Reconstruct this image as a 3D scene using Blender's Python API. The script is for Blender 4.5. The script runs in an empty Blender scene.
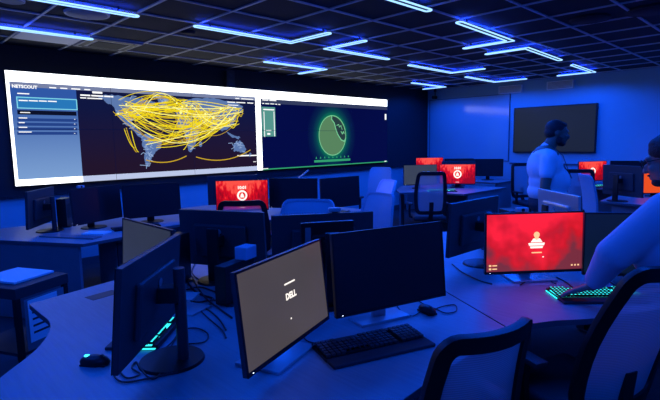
import bpy, bmesh, math, random
from mathutils import Vector, Matrix, noise
random.seed(7)
PI = math.pi
col = bpy.context.scene.collection
sc = bpy.context.scene
rad = math.radians

# ------------------------------------------------------------------ camera
CAMZ = 1.58
AZ, PITCH, ROLL, FPX = rad(45.371), rad(6.932), rad(-0.9325), 480.72
f_ = Vector((-math.sin(AZ)*math.cos(PITCH), math.cos(AZ)*math.cos(PITCH), -math.sin(PITCH)))
r_ = Vector((math.cos(AZ), math.sin(AZ), 0)); u_ = r_.cross(f_)
R_ = r_*math.cos(ROLL)+u_*math.sin(ROLL); U_ = -r_*math.sin(ROLL)+u_*math.cos(ROLL)
cam = bpy.data.cameras.new('camera'); cam.sensor_width = 36; cam.lens = FPX*36/660; cam.clip_start = .05
cam.dof.use_dof = False
co = bpy.data.objects.new('camera', cam); col.objects.link(co)
M = Matrix((( R_.x, U_.x, -f_.x, 0), (R_.y, U_.y, -f_.y, 0), (R_.z, U_.z, -f_.z, CAMZ), (0,0,0,1)))
co.matrix_world = M
sc.camera = co
def ray(px, py):
    return R_*((px-330)/FPX)+U_*((200-py)/FPX)+f_
def on_z(px, py, z):          # the spot at height z seen at a pixel of the photograph
    d = ray(px, py); t = (z-CAMZ)/d.z; return Vector((d.x*t, d.y*t, z))

# ------------------------------------------------------------------ materials
def mat(name, color, rough=.5, metal=0, spec=.5, noise_amt=0, nscale=20, bump=0, stretch=(1,1,1), coat=0):
    m = bpy.data.materials.new(name); m.use_nodes = True
    nt = m.node_tree; b = nt.nodes['Principled BSDF']
    b.inputs['Base Color'].default_value = (*color, 1); b.inputs['Roughness'].default_value = rough
    b.inputs['Metallic'].default_value = metal; b.inputs['Specular IOR Level'].default_value = spec
    b.inputs['Coat Weight'].default_value = coat
    if noise_amt or bump:
        tc = nt.nodes.new('ShaderNodeTexCoord'); mp = nt.nodes.new('ShaderNodeMapping')
        mp.inputs['Scale'].default_value = stretch
        n = nt.nodes.new('ShaderNodeTexNoise'); n.inputs['Scale'].default_value = nscale; n.inputs['Detail'].default_value = 4
        nt.links.new(tc.outputs['Object'], mp.inputs[0]); nt.links.new(mp.outputs[0], n.inputs['Vector'])
        if noise_amt:
            cr = nt.nodes.new('ShaderNodeMapRange'); cr.inputs[3].default_value = 1-noise_amt; cr.inputs[4].default_value = 1+noise_amt
            mx = nt.nodes.new('ShaderNodeVectorMath'); mx.operation = 'SCALE'; mx.inputs[0].default_value = color
            nt.links.new(n.outputs['Fac'], cr.inputs[0]); nt.links.new(cr.outputs[0], mx.inputs['Scale'])
            nt.links.new(mx.outputs[0], b.inputs['Base Color'])
        if bump:
            bp = nt.nodes.new('ShaderNodeBump'); bp.inputs['Strength'].default_value = bump; bp.inputs['Distance'].default_value = .01
            nt.links.new(n.outputs['Fac'], bp.inputs['Height']); nt.links.new(bp.outputs[0], b.inputs['Normal'])
    return m
def emit(name, color, s=1.0, gloss=False):
    m = bpy.data.materials.new(name); m.use_nodes = True
    b = m.node_tree.nodes['Principled BSDF']
    b.inputs['Base Color'].default_value = (.005,.005,.006,1); b.inputs['Roughness'].default_value = .35 if gloss else .6
    b.inputs['Specular IOR Level'].default_value = .3 if gloss else 0
    b.inputs['Emission Color'].default_value = (*color, 1); b.inputs['Emission Strength'].default_value = s
    return m
def s2l(r, g, b):
    f = lambda c: c/12.92 if c <= .04045 else ((c+.055)/1.055)**2.4
    return (f(r/255), f(g/255), f(b/255))
mm = {}
mm['black'] = mat('black_plastic', (.010,.010,.011), .42, spec=.35, noise_amt=.1, nscale=60)
mm['black_soft'] = mat('matt_black_plastic', (.03,.03,.035), .55, bump=.05, nscale=300)
mm['back'] = mat('dark_grey_plastic', (.035,.037,.042), .45, bump=.03, nscale=400)
mm['silver'] = mat('silver_plastic', (.50,.50,.52), .35, metal=.3)
mm['silver_rough'] = mat('brushed_silver', (.72,.70,.68), .38, metal=.85, noise_amt=.08, nscale=12, stretch=(1,1,8))
mm['screen_off'] = mat('screen_glass', (.010,.011,.014), .3, spec=.45)
mm['desk'] = mat('laminate_worktop', (.25,.31,.34), .42, noise_amt=.22, nscale=3, bump=.015, stretch=(2,30,2))
mm['deskedge'] = mat('worktop_edge_band', (.10,.10,.11), .5)
mm['panel'] = mat('desk_panel', (.20,.20,.22), .5, noise_amt=.1, nscale=8)
mm['dark_panel'] = mat('cabinet_grille', (.02,.02,.024), .6)
mm['wall'] = mat('painted_wall', (.30,.50,.56), .75, spec=.25, noise_amt=.04, nscale=3, bump=.03)
mm['clad'] = mat('dark_wall_cladding', (.014,.014,.018), .75, noise_amt=.15, nscale=4, bump=.03)
mm['board'] = mat('gloss_board', (.32,.48,.54), .12, spec=.6)
mm['board_edge'] = mat('board_edge', (.1,.1,.12), .4)
mm['tile'] = mat('ceiling_tile', (.05,.05,.05), .85, noise_amt=.35, nscale=90, bump=.2, spec=.2)
mm['tbar'] = mat('ceiling_tee_bar', (.62,.62,.62), .5)
mm['floor'] = mat('carpet', (.055,.055,.06), .95, noise_amt=.5, nscale=120, bump=.3)
mm['white'] = mat('white_enamel', (.85,.85,.85), .5)
mm['paper'] = mat('paper', (.85,.85,.85), .8)
mm['grille'] = mat('grey_grille', (.35,.35,.36), .6)
mm['fixture'] = mat('fixture_black', (.02,.02,.025), .5)
mm['tube'] = emit('blue_light_tube', (.30,.58,1.0), 1.7)
mm['glow'] = emit('blue_uplight_strip', (0,.03,1.0), 30)  # added source for the ceiling halo round the fixtures
mm['vw_white'] = emit('display_white', (.93,.97,1.0), 2.7)
mm['vw_case'] = mat('display_case', (.012,.012,.014), .5)
mm['teal'] = emit('key_backlight', (.03,.75,.8), 2.0)
mm['cyan'] = emit('mouse_light', (.05,.8,1.0), 3.0)
mm['led'] = emit('small_white_led', (.7,.8,1.0), 3.0)
mm['fabric'] = mat('chair_fabric', (.36,.42,.50), .9, noise_amt=.15, nscale=150, bump=.15)
mm['fabric_pale'] = mat('pale_chair_fabric', (.85,.66,.78), .9, noise_amt=.1, nscale=150, bump=.15)
mm['skin_dark'] = mat('skin', (.20,.11,.075), .5, noise_amt=.12, nscale=25)
mm['skin'] = mat('skin_light', (.36,.21,.16), .5, noise_amt=.1, nscale=25)
mm['hair'] = mat('hair', (.012,.010,.010), .6, bump=.6, nscale=160, noise_amt=.3)
mm['shirt'] = mat('white_cotton', (.85,.78,.84), .85, noise_amt=.05, nscale=6, bump=.25)
mm['shirt_blue'] = mat('pale_blue_cotton', (.46,.50,.60), .85, noise_amt=.05, nscale=8, bump=.25)
mm['denim'] = mat('dark_trousers', (.03,.035,.05), .85, bump=.1, nscale=80)
mm['shoe'] = mat('black_leather', (.02,.02,.02), .4)
mm['cable'] = mat('cable_rubber', (.016,.016,.02), .5)
mm['ceramic'] = mat('blue_white_ceramic', (.45,.5,.62), .3)
def mesh_fabric():
    m = bpy.data.materials.new('chair_mesh_weave'); m.use_nodes = True; nt = m.node_tree
    out = nt.nodes['Material Output']; b = nt.nodes['Principled BSDF']
    b.inputs['Base Color'].default_value = (.5,.52,.56,1); b.inputs['Roughness'].default_value = .8
    tr = nt.nodes.new('ShaderNodeBsdfTransparent'); tl = nt.nodes.new('ShaderNodeBsdfTranslucent'); tl.inputs[0].default_value = (.42,.42,.46,1)
    m1 = nt.nodes.new('ShaderNodeMixShader'); m1.inputs[0].default_value = .5
    tc = nt.nodes.new('ShaderNodeTexCoord'); wv = nt.nodes.new('ShaderNodeTexWave'); wv.bands_direction = 'Z'; wv.inputs['Scale'].default_value = 40
    mr = nt.nodes.new('ShaderNodeMapRange'); mr.inputs[3].default_value = .52; mr.inputs[4].default_value = .72
    nt.links.new(tc.outputs['Object'], wv.inputs[0]); nt.links.new(wv.outputs['Fac'], mr.inputs[0])
    m2 = nt.nodes.new('ShaderNodeMixShader'); nt.links.new(mr.outputs[0], m2.inputs[0])
    nt.links.new(b.outputs[0], m1.inputs[1]); nt.links.new(tl.outputs[0], m1.inputs[2])
    nt.links.new(tr.outputs[0], m2.inputs[1]); nt.links.new(m1.outputs[0], m2.inputs[2]); nt.links.new(m2.outputs[0], out.inputs[0])
    return m
mm['mesh'] = mesh_fabric()
def grey_screen(name, c, s, warm=(0,0,0)):
    m = emit(name, c, s, True); nt = m.node_tree; b = nt.nodes['Principled BSDF']
    tc = nt.nodes.new('ShaderNodeTexCoord'); n = nt.nodes.new('ShaderNodeTexNoise'); n.inputs['Scale'].default_value = 3
    cr = nt.nodes.new('ShaderNodeMapRange'); cr.inputs[3].default_value = s*.8; cr.inputs[4].default_value = s*1.2
    nt.links.new(tc.outputs['Object'], n.inputs['Vector']); nt.links.new(n.outputs['Fac'], cr.inputs[0]); nt.links.new(cr.outputs[0], b.inputs['Emission Strength'])
    return m
mm['grey_lit'] = grey_screen('screen_grey_lit', s2l(74,68,70), 1)
mm['grey_lit2'] = grey_screen('screen_grey_dim', s2l(48,54,66), 1)
mm['grey_lit3'] = grey_screen('screen_grey_cool', s2l(58,66,80), 1)
mm['teal_dim'] = grey_screen('screen_teal_dim', s2l(8,22,48), 1)
def red_screen(name='screen_red', s=1.0, soft=False):
    # the wallpaper shown on the screens: a bright diagonal sky over darker treelines and buildings
    m = emit(name, (1,0,0), s, True); nt = m.node_tree; b = nt.nodes['Principled BSDF']
    tc = nt.nodes.new('ShaderNodeTexCoord'); sp = nt.nodes.new('ShaderNodeSeparateXYZ'); nt.links.new(tc.outputs['Object'], sp.inputs[0])
    n = nt.nodes.new('ShaderNodeTexNoise'); n.inputs['Scale'].default_value = 7 if soft else 16; n.inputs['Detail'].default_value = 2 if soft else 5
    mp = nt.nodes.new('ShaderNodeMapping'); mp.inputs['Scale'].default_value = (1,1,1) if soft else (1.8,1,.8)
    nt.links.new(tc.outputs['Object'], mp.inputs[0]); nt.links.new(mp.outputs[0], n.inputs['Vector'])
    # height + |x| falloff + noise
    def math_(op, a, c=None):
        x = nt.nodes.new('ShaderNodeMath'); x.operation = op
        for i, v in enumerate((a, c)):
            if v is None: continue
            if isinstance(v, (int, float)): x.inputs[i].default_value = v
            else: nt.links.new(v, x.inputs[i])
        return x.outputs[0]
    ax = math_('ABSOLUTE', math_('ADD', sp.outputs[0], -.02))
    h = math_('ADD', math_('MULTIPLY', sp.outputs[2], 2.2), math_('MULTIPLY', ax, -1.5))
    h = math_('ADD', h, math_('MULTIPLY', math_('ADD', n.outputs['Fac'], -.5), 1.3 if not soft else 1.7))
    cr = nt.nodes.new('ShaderNodeValToRGB'); e = cr.color_ramp.elements
    if soft:
        e[0].position = .0; e[0].color = (*s2l(120,46,62),1); e[1].position = .75; e[1].color = (*s2l(255,34,56),1)
        x = cr.color_ramp.elements.new(.35); x.color = (*s2l(205,24,38),1)
    else:
        cr.color_ramp.interpolation = 'LINEAR'
        e[0].position = .05; e[0].color = (*s2l(150,4,6),1); e[1].position = .62; e[1].color = (*s2l(255,82,64),1)
        x = cr.color_ramp.elements.new(.42); x.color = (*s2l(225,10,12),1); x = cr.color_ramp.elements.new(.5); x.color = (*s2l(245,60,48),1)
    h2 = math_('ADD', h, .62 if soft else .52)
    nt.links.new(h2, cr.inputs[0]); nt.links.new(cr.outputs[0], b.inputs['Emission Color'])
    return m
mm['red'] = red_screen(); mm['red_soft'] = red_screen('screen_red_soft', 1.0, True)
mm['orange'] = emit('screen_orange', s2l(235,80,30), 1)
mm['txt'] = emit('screen_white_marks', (1,.92,.85), 1.2)
mm['peach'] = emit('screen_peach_marks', s2l(255,200,150), 1.1)
mm['logo'] = mat('logo_grey', (.30,.30,.32), .35, metal=.4)
mm['shiny'] = mat('chrome_logo', (.75,.74,.72), .2, metal=.8)

# ------------------------------------------------------------------ mesh builder
class MB:
    def __init__(s): s.bm = bmesh.new()
    def _x(s, vs, m):
        if m is not None: bmesh.ops.transform(s.bm, matrix=m, verts=vs)
    def box(s, c, d, m=None, bev=0, seg=2, rot=None):
        g = bmesh.ops.create_cube(s.bm, size=1)['verts']
        bmesh.ops.scale(s.bm, vec=d, verts=g)
        if bev:
            es = list({e for v in g for e in v.link_edges})
            r = bmesh.ops.bevel(s.bm, geom=es, offset=bev, segments=seg, profile=.6, affect='EDGES')
            g = list({v for f in r['faces'] for v in f.verts} | {v for v in g if v.is_valid})
            st = list(g); seen = set(g)
            while st:
                v = st.pop()
                for e in v.link_edges:
                    o = e.other_vert(v)
                    if o not in seen: seen.add(o); st.append(o)
            g = list(seen)
        if rot: bmesh.ops.transform(s.bm, matrix=rot, verts=g)
        bmesh.ops.translate(s.bm, vec=c, verts=g)
        s._x(g, m); return s
    def cyl(s, a, b, r1, r2=None, n=16, m=None):
        a = Vector(a); b = Vector(b); r2 = r1 if r2 is None else r2; d = b-a
        g = bmesh.ops.create_cone(s.bm, cap_ends=True, segments=n, radius1=r1, radius2=r2, depth=d.length)['verts']
        q = Vector((0,0,1)).rotation_difference(d.normalized()).to_matrix().to_4x4()
        bmesh.ops.transform(s.bm, matrix=Matrix.Translation((a+b)/2) @ q, verts=g); s._x(g, m); return s
    def sph(s, c, r, m=None, n=16, rot=None):
        r = (r,r,r) if isinstance(r,(int,float)) else r
        g = bmesh.ops.create_uvsphere(s.bm, u_segments=n, v_segments=max(6,n*2//3), radius=1)['verts']
        bmesh.ops.scale(s.bm, vec=r, verts=g)
        if rot: bmesh.ops.transform(s.bm, matrix=rot, verts=g)
        bmesh.ops.translate(s.bm, vec=c, verts=g); s._x(g, m); return s
    def prism(s, pts, z0, z1, m=None, bev=0):
        lo = [s.bm.verts.new((x,y,z0)) for x,y in pts]; hi = [s.bm.verts.new((x,y,z1)) for x,y in pts]
        n = len(pts); fs = [s.bm.faces.new(lo[::-1]), s.bm.faces.new(hi)]
        for i in range(n): fs.append(s.bm.faces.new((lo[i],lo[(i+1)%n],hi[(i+1)%n],hi[i])))
        bmesh.ops.recalc_face_normals(s.bm, faces=fs)
        s._x(lo+hi, m); return s
    def face(s, pts): s.bm.faces.new([s.bm.verts.new(p) for p in pts]); return s
    def sweep(s, pts, prof, closed=False, up=Vector((0,0,1)), m=None, normals=None):
        # prof: list of (a,b) around the path; a along side, b along normal
        P = [Vector(p) for p in pts]; n = len(P); rings = []
        for i, p in enumerate(P):
            t = (P[(i+1)%n]-P[i-1]) if closed else (P[min(i+1,n-1)]-P[max(i-1,0)])
            t.normalize(); up_i = normals[i] if normals else up
            sd = t.cross(up_i)
            if sd.length < 1e-4: sd = t.cross(Vector((1,0,0)))
            sd.normalize(); nn = sd.cross(t)
            rings.append([s.bm.verts.new(p+sd*a+nn*b) for a,b in prof])
        k = len(prof); vs = [v for r in rings for v in r]
        for i in range(n if closed else n-1):
            A, B = rings[i], rings[(i+1)%n]
            for j in range(k): s.bm.faces.new((A[j],A[(j+1)%k],B[(j+1)%k],B[j]))
        if not closed: s.bm.faces.new(rings[0][::-1]); s.bm.faces.new(rings[-1])
        s._x(vs, m); return s
    def tube(s, pts, r, n=8, closed=False, m=None, up=Vector((0,0,1))):
        return s.sweep(pts, [(r*math.cos(2*PI*i/n), r*math.sin(2*PI*i/n)) for i in range(n)], closed, up, m)
    def build(s, name, m, parent=None, smooth=False, loc=None, rot=None):
        bmesh.ops.recalc_face_normals(s.bm, faces=s.bm.faces)
        me = bpy.data.meshes.new(name); s.bm.to_mesh(me); s.bm.free()
        me.materials.append(mm[m] if isinstance(m, str) else m)
        if smooth:
            me.polygons.foreach_set('use_smooth', [True]*len(me.polygons))
            try: me.set_sharp_from_angle(angle=rad(40))
            except Exception: pass
        o = bpy.data.objects.new(name, me); col.objects.link(o)
        if parent: o.parent = parent
        if loc is not None: o.location = loc
        if rot is not None: o.rotation_euler = rot
        return o
def tag(o, label, cat, group=None):
    o['label'] = label; o['category'] = cat
    if group: o['group'] = group
    return o
def struct(o): o['kind'] = 'structure'; return o
def thing(name, label, cat, loc=(0,0,0), rz=0, group=None):
    o = bpy.data.objects.new(name, None); o.empty_display_size = .1; col.objects.link(o)
    o.location = loc; o.rotation_euler = (0,0,rz); return tag(o, label, cat, group)
def text_mesh(name, body, size, m, parent=None, mw=None, extrude=.0004):
    cu = bpy.data.curves.new(name, 'FONT'); cu.body = body; cu.size = size; cu.offset = size*.04; cu.extrude = extrude
    cu.align_x = 'CENTER'; cu.align_y = 'CENTER'; cu.resolution_u = 2
    t = bpy.data.objects.new(name, cu); col.objects.link(t)
    dg = bpy.context.evaluated_depsgraph_get(); me = bpy.data.meshes.new_from_object(t.evaluated_get(dg))
    bpy.data.objects.remove(t); bpy.data.curves.remove(cu)
    me.materials.clear(); me.materials.append(mm[m])
    if mw is not None: me.transform(mw)
    o = bpy.data.objects.new(name, me); col.objects.link(o)
    if parent: o.parent = parent
    return o
def smooth_poly(pts, k=6, closed=True):     # Catmull-Rom through points
    out = []; n = len(pts)
    for i in range(n if closed else n-1):
        p = [Vector(pts[(i+j) % n] if closed else pts[max(0,min(n-1,i+j))]) for j in (-1,0,1,2)]
        for q in range(k):
            t = q/k
            out.append(.5*((2*p[1])+(p[2]-p[0])*t+(2*p[0]-5*p[1]+4*p[2]-p[3])*t*t+(3*p[1]-p[0]-3*p[2]+p[3])*t**3))
    if not closed: out.append(Vector(pts[-1]))
    return out
# local frame for things that face +Y: text plane (x right for viewer, y up) -> local
def facing(y, cx=0, cz=0, tilt=0):
    # viewer stands at +Y looking to -Y: viewer right = -X
    return Matrix(((-1,0,0,cx),(0,0,1,y),(0,1,0,cz),(0,0,0,1)))

# ------------------------------------------------------------------ room shell
X0, X1, Y0, Y1, ZC = -6.76, 3.0, -2.6, 9.95, 2.755
struct(MB().box(((X0+X1)/2,(Y0+Y1)/2,-.05),(X1-X0+.4,Y1-Y0+.4,.1)).build('floor','floor'))
struct(MB().box(((X0+X1)/2,(Y0+Y1)/2,ZC+.06),(X1-X0+.4,Y1-Y0+.4,.1)).build('ceiling','tile'))
b = MB()
for i in range(-20, 20):
    x = -3.18-.61*i
    if X0 < x < X1: b.box((x,(Y0+Y1)/2,ZC+.003),(.024,Y1-Y0,.012))
for i in range(-20, 30):
    y = .725+.61*i
    if Y0 < y < Y1: b.box(((X0+X1)/2,y,ZC+.0035),(X1-X0,.024,.012))
struct(b.build('trim_1','tbar'))
struct(MB().box((X0-.05,(Y0+Y1)/2,ZC/2),(.1,Y1-Y0+.2,ZC)).build('wall_left','wall'))
struct(MB().box((X1+.05,(Y0+Y1)/2,ZC/2),(.1,Y1-Y0+.2,ZC)).build('wall_right','wall'))
struct(MB().box(((X0+X1)/2,Y1+.05,ZC/2),(X1-X0,.1,ZC)).build('wall_back','wall'))
struct(MB().box(((X0+X1)/2,Y0-.05,ZC/2),(X1-X0,.1,ZC)).build('wall_front','wall'))
# dark cladding that carries the display wall
struct(MB().box((X0+.04,(Y0+Y1)/2,(.98+ZC)/2),(.08,Y1-Y0-.002,ZC-.98)).build('trim_2','clad'))
struct(MB().box((X0+.012,(Y0+Y1)/2,.05),(.024,Y1-Y0-.01,.1)).build('baseboard_left','deskedge'))
struct(MB().box(((X0+X1)/2,Y1-.012,.05),(X1-X0-.06,.024,.1)).build('baseboard_back','deskedge'))
struct(MB().box(((-4.6+X1)/2,Y1-.012,1.06),(X1+4.6,.024,.03)).build('trim_3','board_edge'))
t = thing('gloss_board','large glossy pale wall board left of the grey television','wall board',(-5.62,Y1,1.05))
MB().box((0,-.012,.76),(1.96,.02,1.4),bev=.002).build('board_panel','board',t)
MB().box((-.99,-.012,.76),(.012,.024,1.42)).box((.99,-.012,.76),(.012,.024,1.42)).box((0,-.012,1.466),(1.992,.024,.012)).box((0,-.012,.054),(1.992,.024,.012)).build('board_frame','board_edge',t)

# ------------------------------------------------------------------ display wall
VX = -6.60
def W(px, py):
    d = ray(px, py); t = VX/d.x; return (d.y*t, CAMZ+d.z*t)
VY0, VY1, VZ0, VZ1 = 1.33, 8.29, 1.118, 2.45
vw = thing('video_wall','long wall-wide bank of displays with white border, world map and green globe','video wall',(VX,(VY0+VY1)/2,VZ0))
vo = Vector((VX,(VY0+VY1)/2,VZ0))
class VB(MB):
    def quad(s, pts, lay):           # pts in photo pixels, lay = layer number
        v = [s.bm.verts.new((lay*.0015, W(*p)[0]-vo.y, W(*p)[1]-vo.z)) for p in pts]
        s.bm.faces.new(v); return s
    def poly(s, pts, lay):
        v = [s.bm.verts.new((lay*.0015, p[0]-vo.y, p[1]-vo.z)) for p in pts]; s.bm.faces.new(v); return s
    def line(s, pts, w, lay):        # wall coordinates
        for a, c in zip(pts[:-1], pts[1:]):
            a = Vector(a); c = Vector(c); d = (c-a)
            if d.length < 1e-5: continue
            n = Vector((-d.y, d.x)).normalized()*w/2; d = d.normalized()*w*.3
            s.poly([a-n-d, c-n+d, c+n+d, a+n-d], lay)
        return s
def vbuild(b, name, m):
    me = bpy.data.meshes.new(name); b.bm.normal_update()
    for f in b.bm.faces:
        if f.normal.x < 0: f.normal_flip()
    b.bm.to_mesh(me); b.bm.free(); me.materials.append(mm[m] if isinstance(m,str) else m)
    o = bpy.data.objects.new(name, me); col.objects.link(o); o.parent = vw; return o
pw = (VY1-VY0)/6; ph = (VZ1-VZ0)/2
for i in range(6):
    for j in range(2):
        MB().box((-.045, VY0+pw*(i+.5)-vo.y, ph*(j+.5)),(.086,pw-.002,ph-.002)).build('display_panel','vw_case',vw)
TOPc = lambda x: 84.3+(x-13.5)*(107.0-84.3)/(387-13.5) if x <= 387 else 107   # lower edge of the white strip
BOT = lambda x: 183+(x-19)*(165-183)/(256-19)
Y_ = lambda x: W(x, 130)[0]
a0 = W(5.5,71); 
vbuild(VB().poly([(VY0,VZ0),(Y_(261.5),VZ0),(Y_(261.5),VZ1),(VY0,VZ1)],1).poly([(Y_(261.5),W(387,106.5)[1]),(VY1,W(387,106.5)[1]),(VY1,VZ1),(Y_(261.5),VZ1)],1), 'white_border','vw_white')
ZT = W(256,97.2)[1]; ZB = W(256,165)[1]-.018
mm['vw_head'] = emit('display_header', s2l(120,130,165), 1); mm['vw_nav'] = emit('display_nav_blue', s2l(52,92,165), 1.0)
mm['vw_box'] = emit('display_nav_box', s2l(40,120,185), 1.0); mm['vw_nav2'] = emit('display_nav_dark', s2l(36,66,135), 1.0)
def grad(name, c0, c1, axis, a, b_, noisec=0):
    m = emit(name, c0, 1); nt = m.node_tree; bs = nt.nodes['Principled BSDF']
    tc = nt.nodes.new('ShaderNodeTexCoord'); sp = nt.nodes.new('ShaderNodeSeparateXYZ'); nt.links.new(tc.outputs['Object'], sp.inputs[0])
    mr = nt.nodes.new('ShaderNodeMapRange'); mr.inputs[1].default_value = a; mr.inputs[2].default_value = b_
    nt.links.new(sp.outputs[axis], mr.inputs[0]); mx = nt.nodes.new('ShaderNodeMix'); mx.data_type = 'RGBA'
    mx.inputs[6].default_value = (*c0,1); mx.inputs[7].default_value = (*c1,1)
    nt.links.new(mr.outputs[0], mx.inputs[0]); nt.links.new(mx.outputs[2], bs.inputs['Emission Color']); return m
mm['vw_nav'] = grad('display_nav_blue', s2l(122,158,208), s2l(48,88,165), 2, .1, 1.0)
mm['vw_map'] = grad('display_map_background', s2l(34,20,38), s2l(16,22,62), 2, .2, .95)
yL, yM, yR = W(13.5,130)[0], W(79,130)[0], W(256,130)[0]
vbuild(VB().poly([(yL,ZB),(yM,ZB),(yM,ZT),(yL,ZT)],2), 'navigation_column','vw_nav')
vbuild(VB().poly([(yM,ZB),(yR,ZB),(yR,ZT),(yM,ZT)],2), 'map_background','vw_map')
mm['vw_foot'] = emit('display_foot_strip', s2l(188,200,232), 1)
vbuild(VB().poly([(yM,VZ0),(yR,VZ0),(yR,ZB),(yM,ZB)],3), 'foot_strip','vw_foot')
vbuild(VB().poly([(yL,ZT-.055),(yR,ZT-.055),(yR,ZT),(yL,ZT)],3), 'header_bar','vw_head')
def bars(lst, lay, name, m):
    b = VB()
    for px, py, w, h in lst:
        y, z = W(px, py); y2 = W(px+w, py)[0]; hh = h
        b.poly([(y,z-hh),(y2,z-hh),(y2,z),(y,z)], lay)
    return vbuild(b, name, m)
bars([(16.5,97,60,.125)],3,'alert_box','vw_box')
mm['vw_cyan'] = emit('display_cyan', s2l(130,215,235), 1)
b = VB(); (ya,za) = W(16.5,97); yb = W(76,97)[0]; zb = za-.125
b.line([(ya,za),(yb,za),(yb,zb),(ya,zb),(ya,za)],.012,4); vbuild(b,'alert_outline','vw_cyan')
mm['vw_black'] = emit('display_black', s2l(12,16,36), 1)
bars([(17,110,59,.05)],3,'search_field','vw_black')
bars([(17,118+4.6*i,60,.035) for i in range(4)],3,'menu_row','vw_nav2')
mm['vw_txt'] = emit('display_white_marks', (1,1,1), 1.1)
tl = []
for i in range(4): tl.append((18.5, 117.4+4.7*i, [8.5,6,8.5,13][i], .016))
for i in range(4): tl.append((74, 119.0+4.7*i, 1, .012))
for (px,w) in ((49,7),(60,7),(71,9),(84,6)): tl.append((px,84.3+px*.055,w,.02))
tl += [(18.5,99.8,9,.018),(28.5,100.1,9,.018),(38.5,100.4,8,.018),(47.5,100.7,9,.018),(20,112,10,.014),(17,92.8,12,.018)]
tl += [(80,94.3,10,.026),(91,94.9,12,.026),(104,95.6,9,.026),(80,97.2,6,.02),(87,97.6,15,.02)]
tl += [(227,101.5,8,.022),(236,101.9,9,.022),(247,102.4,6,.022),(228,104.6,10,.016),(227,106.8,9,.014),(235,97.9,4,.02),(241,98.3,12,.02)]
tl += [(237,155.2,12,.03),(250,155.0,7,.026),(253,161.5,3,.014)]
tl += [(262,99.3,6,.026),(269,99.7,7,.026),(262,103,2,.02),(265,103.2,4,.02),(270,103.4,4,.02),(275,103.8,2,.02),(278,104,2,.02)]
tl += [(384.5,114,1.6,.12),(384.2,160.8,2,.03),(262,168.5,6,.018)]
tl += [(92,91.3,10,.036)]
bars([(a,b_,c,d if d > .1 else d*.7) for a,b_,c,d in tl],5,'caption_marks','vw_txt')
text_mesh('wordmark','NETSCOUT',.050,'vw_txt',vw,Matrix.Translation((.009, (W(24.5,87)[0])-vo.y, W(24.5,86.9)[1]-vo.z)) @ Matrix(((0,0,1,0),(1,0,0,0),(0,1,0,0),(0,0,0,1))))
# continents
mm['land'] = emit('display_land', s2l(92,120,172), 1); mm['land2'] = emit('display_land_edge', s2l(150,175,215), 1)
CONT = [
 [(98,97),(106,94.5),(118,95.5),(130,97),(141,98.5),(150,101),(156,103),(150,108),(143,113),(138,116),(135,120),(131,121),(133,126),(138,129),(141,134),(143,137),(140,137),(134,131),(128,126),(122,121),(117,115),(115,110),(110,104),(104,101)],
 [(141,137),(146,134),(151,136),(156,139),(162,142),(161,147),(157,151),(153,156),(149,161),(148,167),(145.5,166),(144,158),(145,150),(142,144)],
 [(158,97),(166,96.5),(170,99),(165,105),(161,108),(158,103)],
 [(176,110),(180,104),(184,100),(193,98),(204,98),(216,99),(228,101),(239,104),(243,107),(241,112),(237,115),(235,121),(231,126),(227,130),(222,131),(217,127),(213,131),(209,126),(203,124),(199,120),(192,116),(186,115),(180,116),(176,115)],
 [(178,119),(184,117),(192,118),(198,122),(201,127),(199,132),(197,138),(195,145),(191,152),(188,150),(187,144),(185,137),(184,131),(179,129),(176,124)],
 [(232.5,145),(236,142),(239,140.5),(241.5,142),(244.5,145.5),(246,149.5),(243,153),(239,151.5),(233.5,151)],
 [(226,131),(230,133),(235,136),(240,137),(238,139),(231,137)],
 [(200,141),(202,143),(201,147),(199,146)],[(250,152),(251.5,154),(249.5,157),(248.8,155.5)],
]
b = VB()
for c in CONT:
    P = [Vector(W(*p)) for p in c]; Q = []
    for i, p in enumerate(P):
        q = P[(i+1) % len(P)]
        for k in range(4):
            r = p.lerp(q, k/4); Q.append(r+Vector((random.uniform(-1,1),random.uniform(-1,1)))*(.012 if k else .004))
    b.poly(Q, 3)
vbuild(b,'continents','land')
b = VB()
for c in CONT[:6]:
    P = [Vector(W(*p)) for p in c]
    cen = sum(P, Vector((0,0)))/len(P)
    for k in range(26 if len(c) > 12 else 12):
        a = random.choice(P).lerp(cen, random.uniform(0,.8)); q = a+Vector((random.uniform(-.09,.09), random.uniform(-.06,.06)))
        m_ = (a+q)/2+Vector((random.uniform(-.03,.03), random.uniform(-.03,.03)))
        b.line([a,m_,q],.008,4)
vbuild(b,'border_lines','land2')
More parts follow.
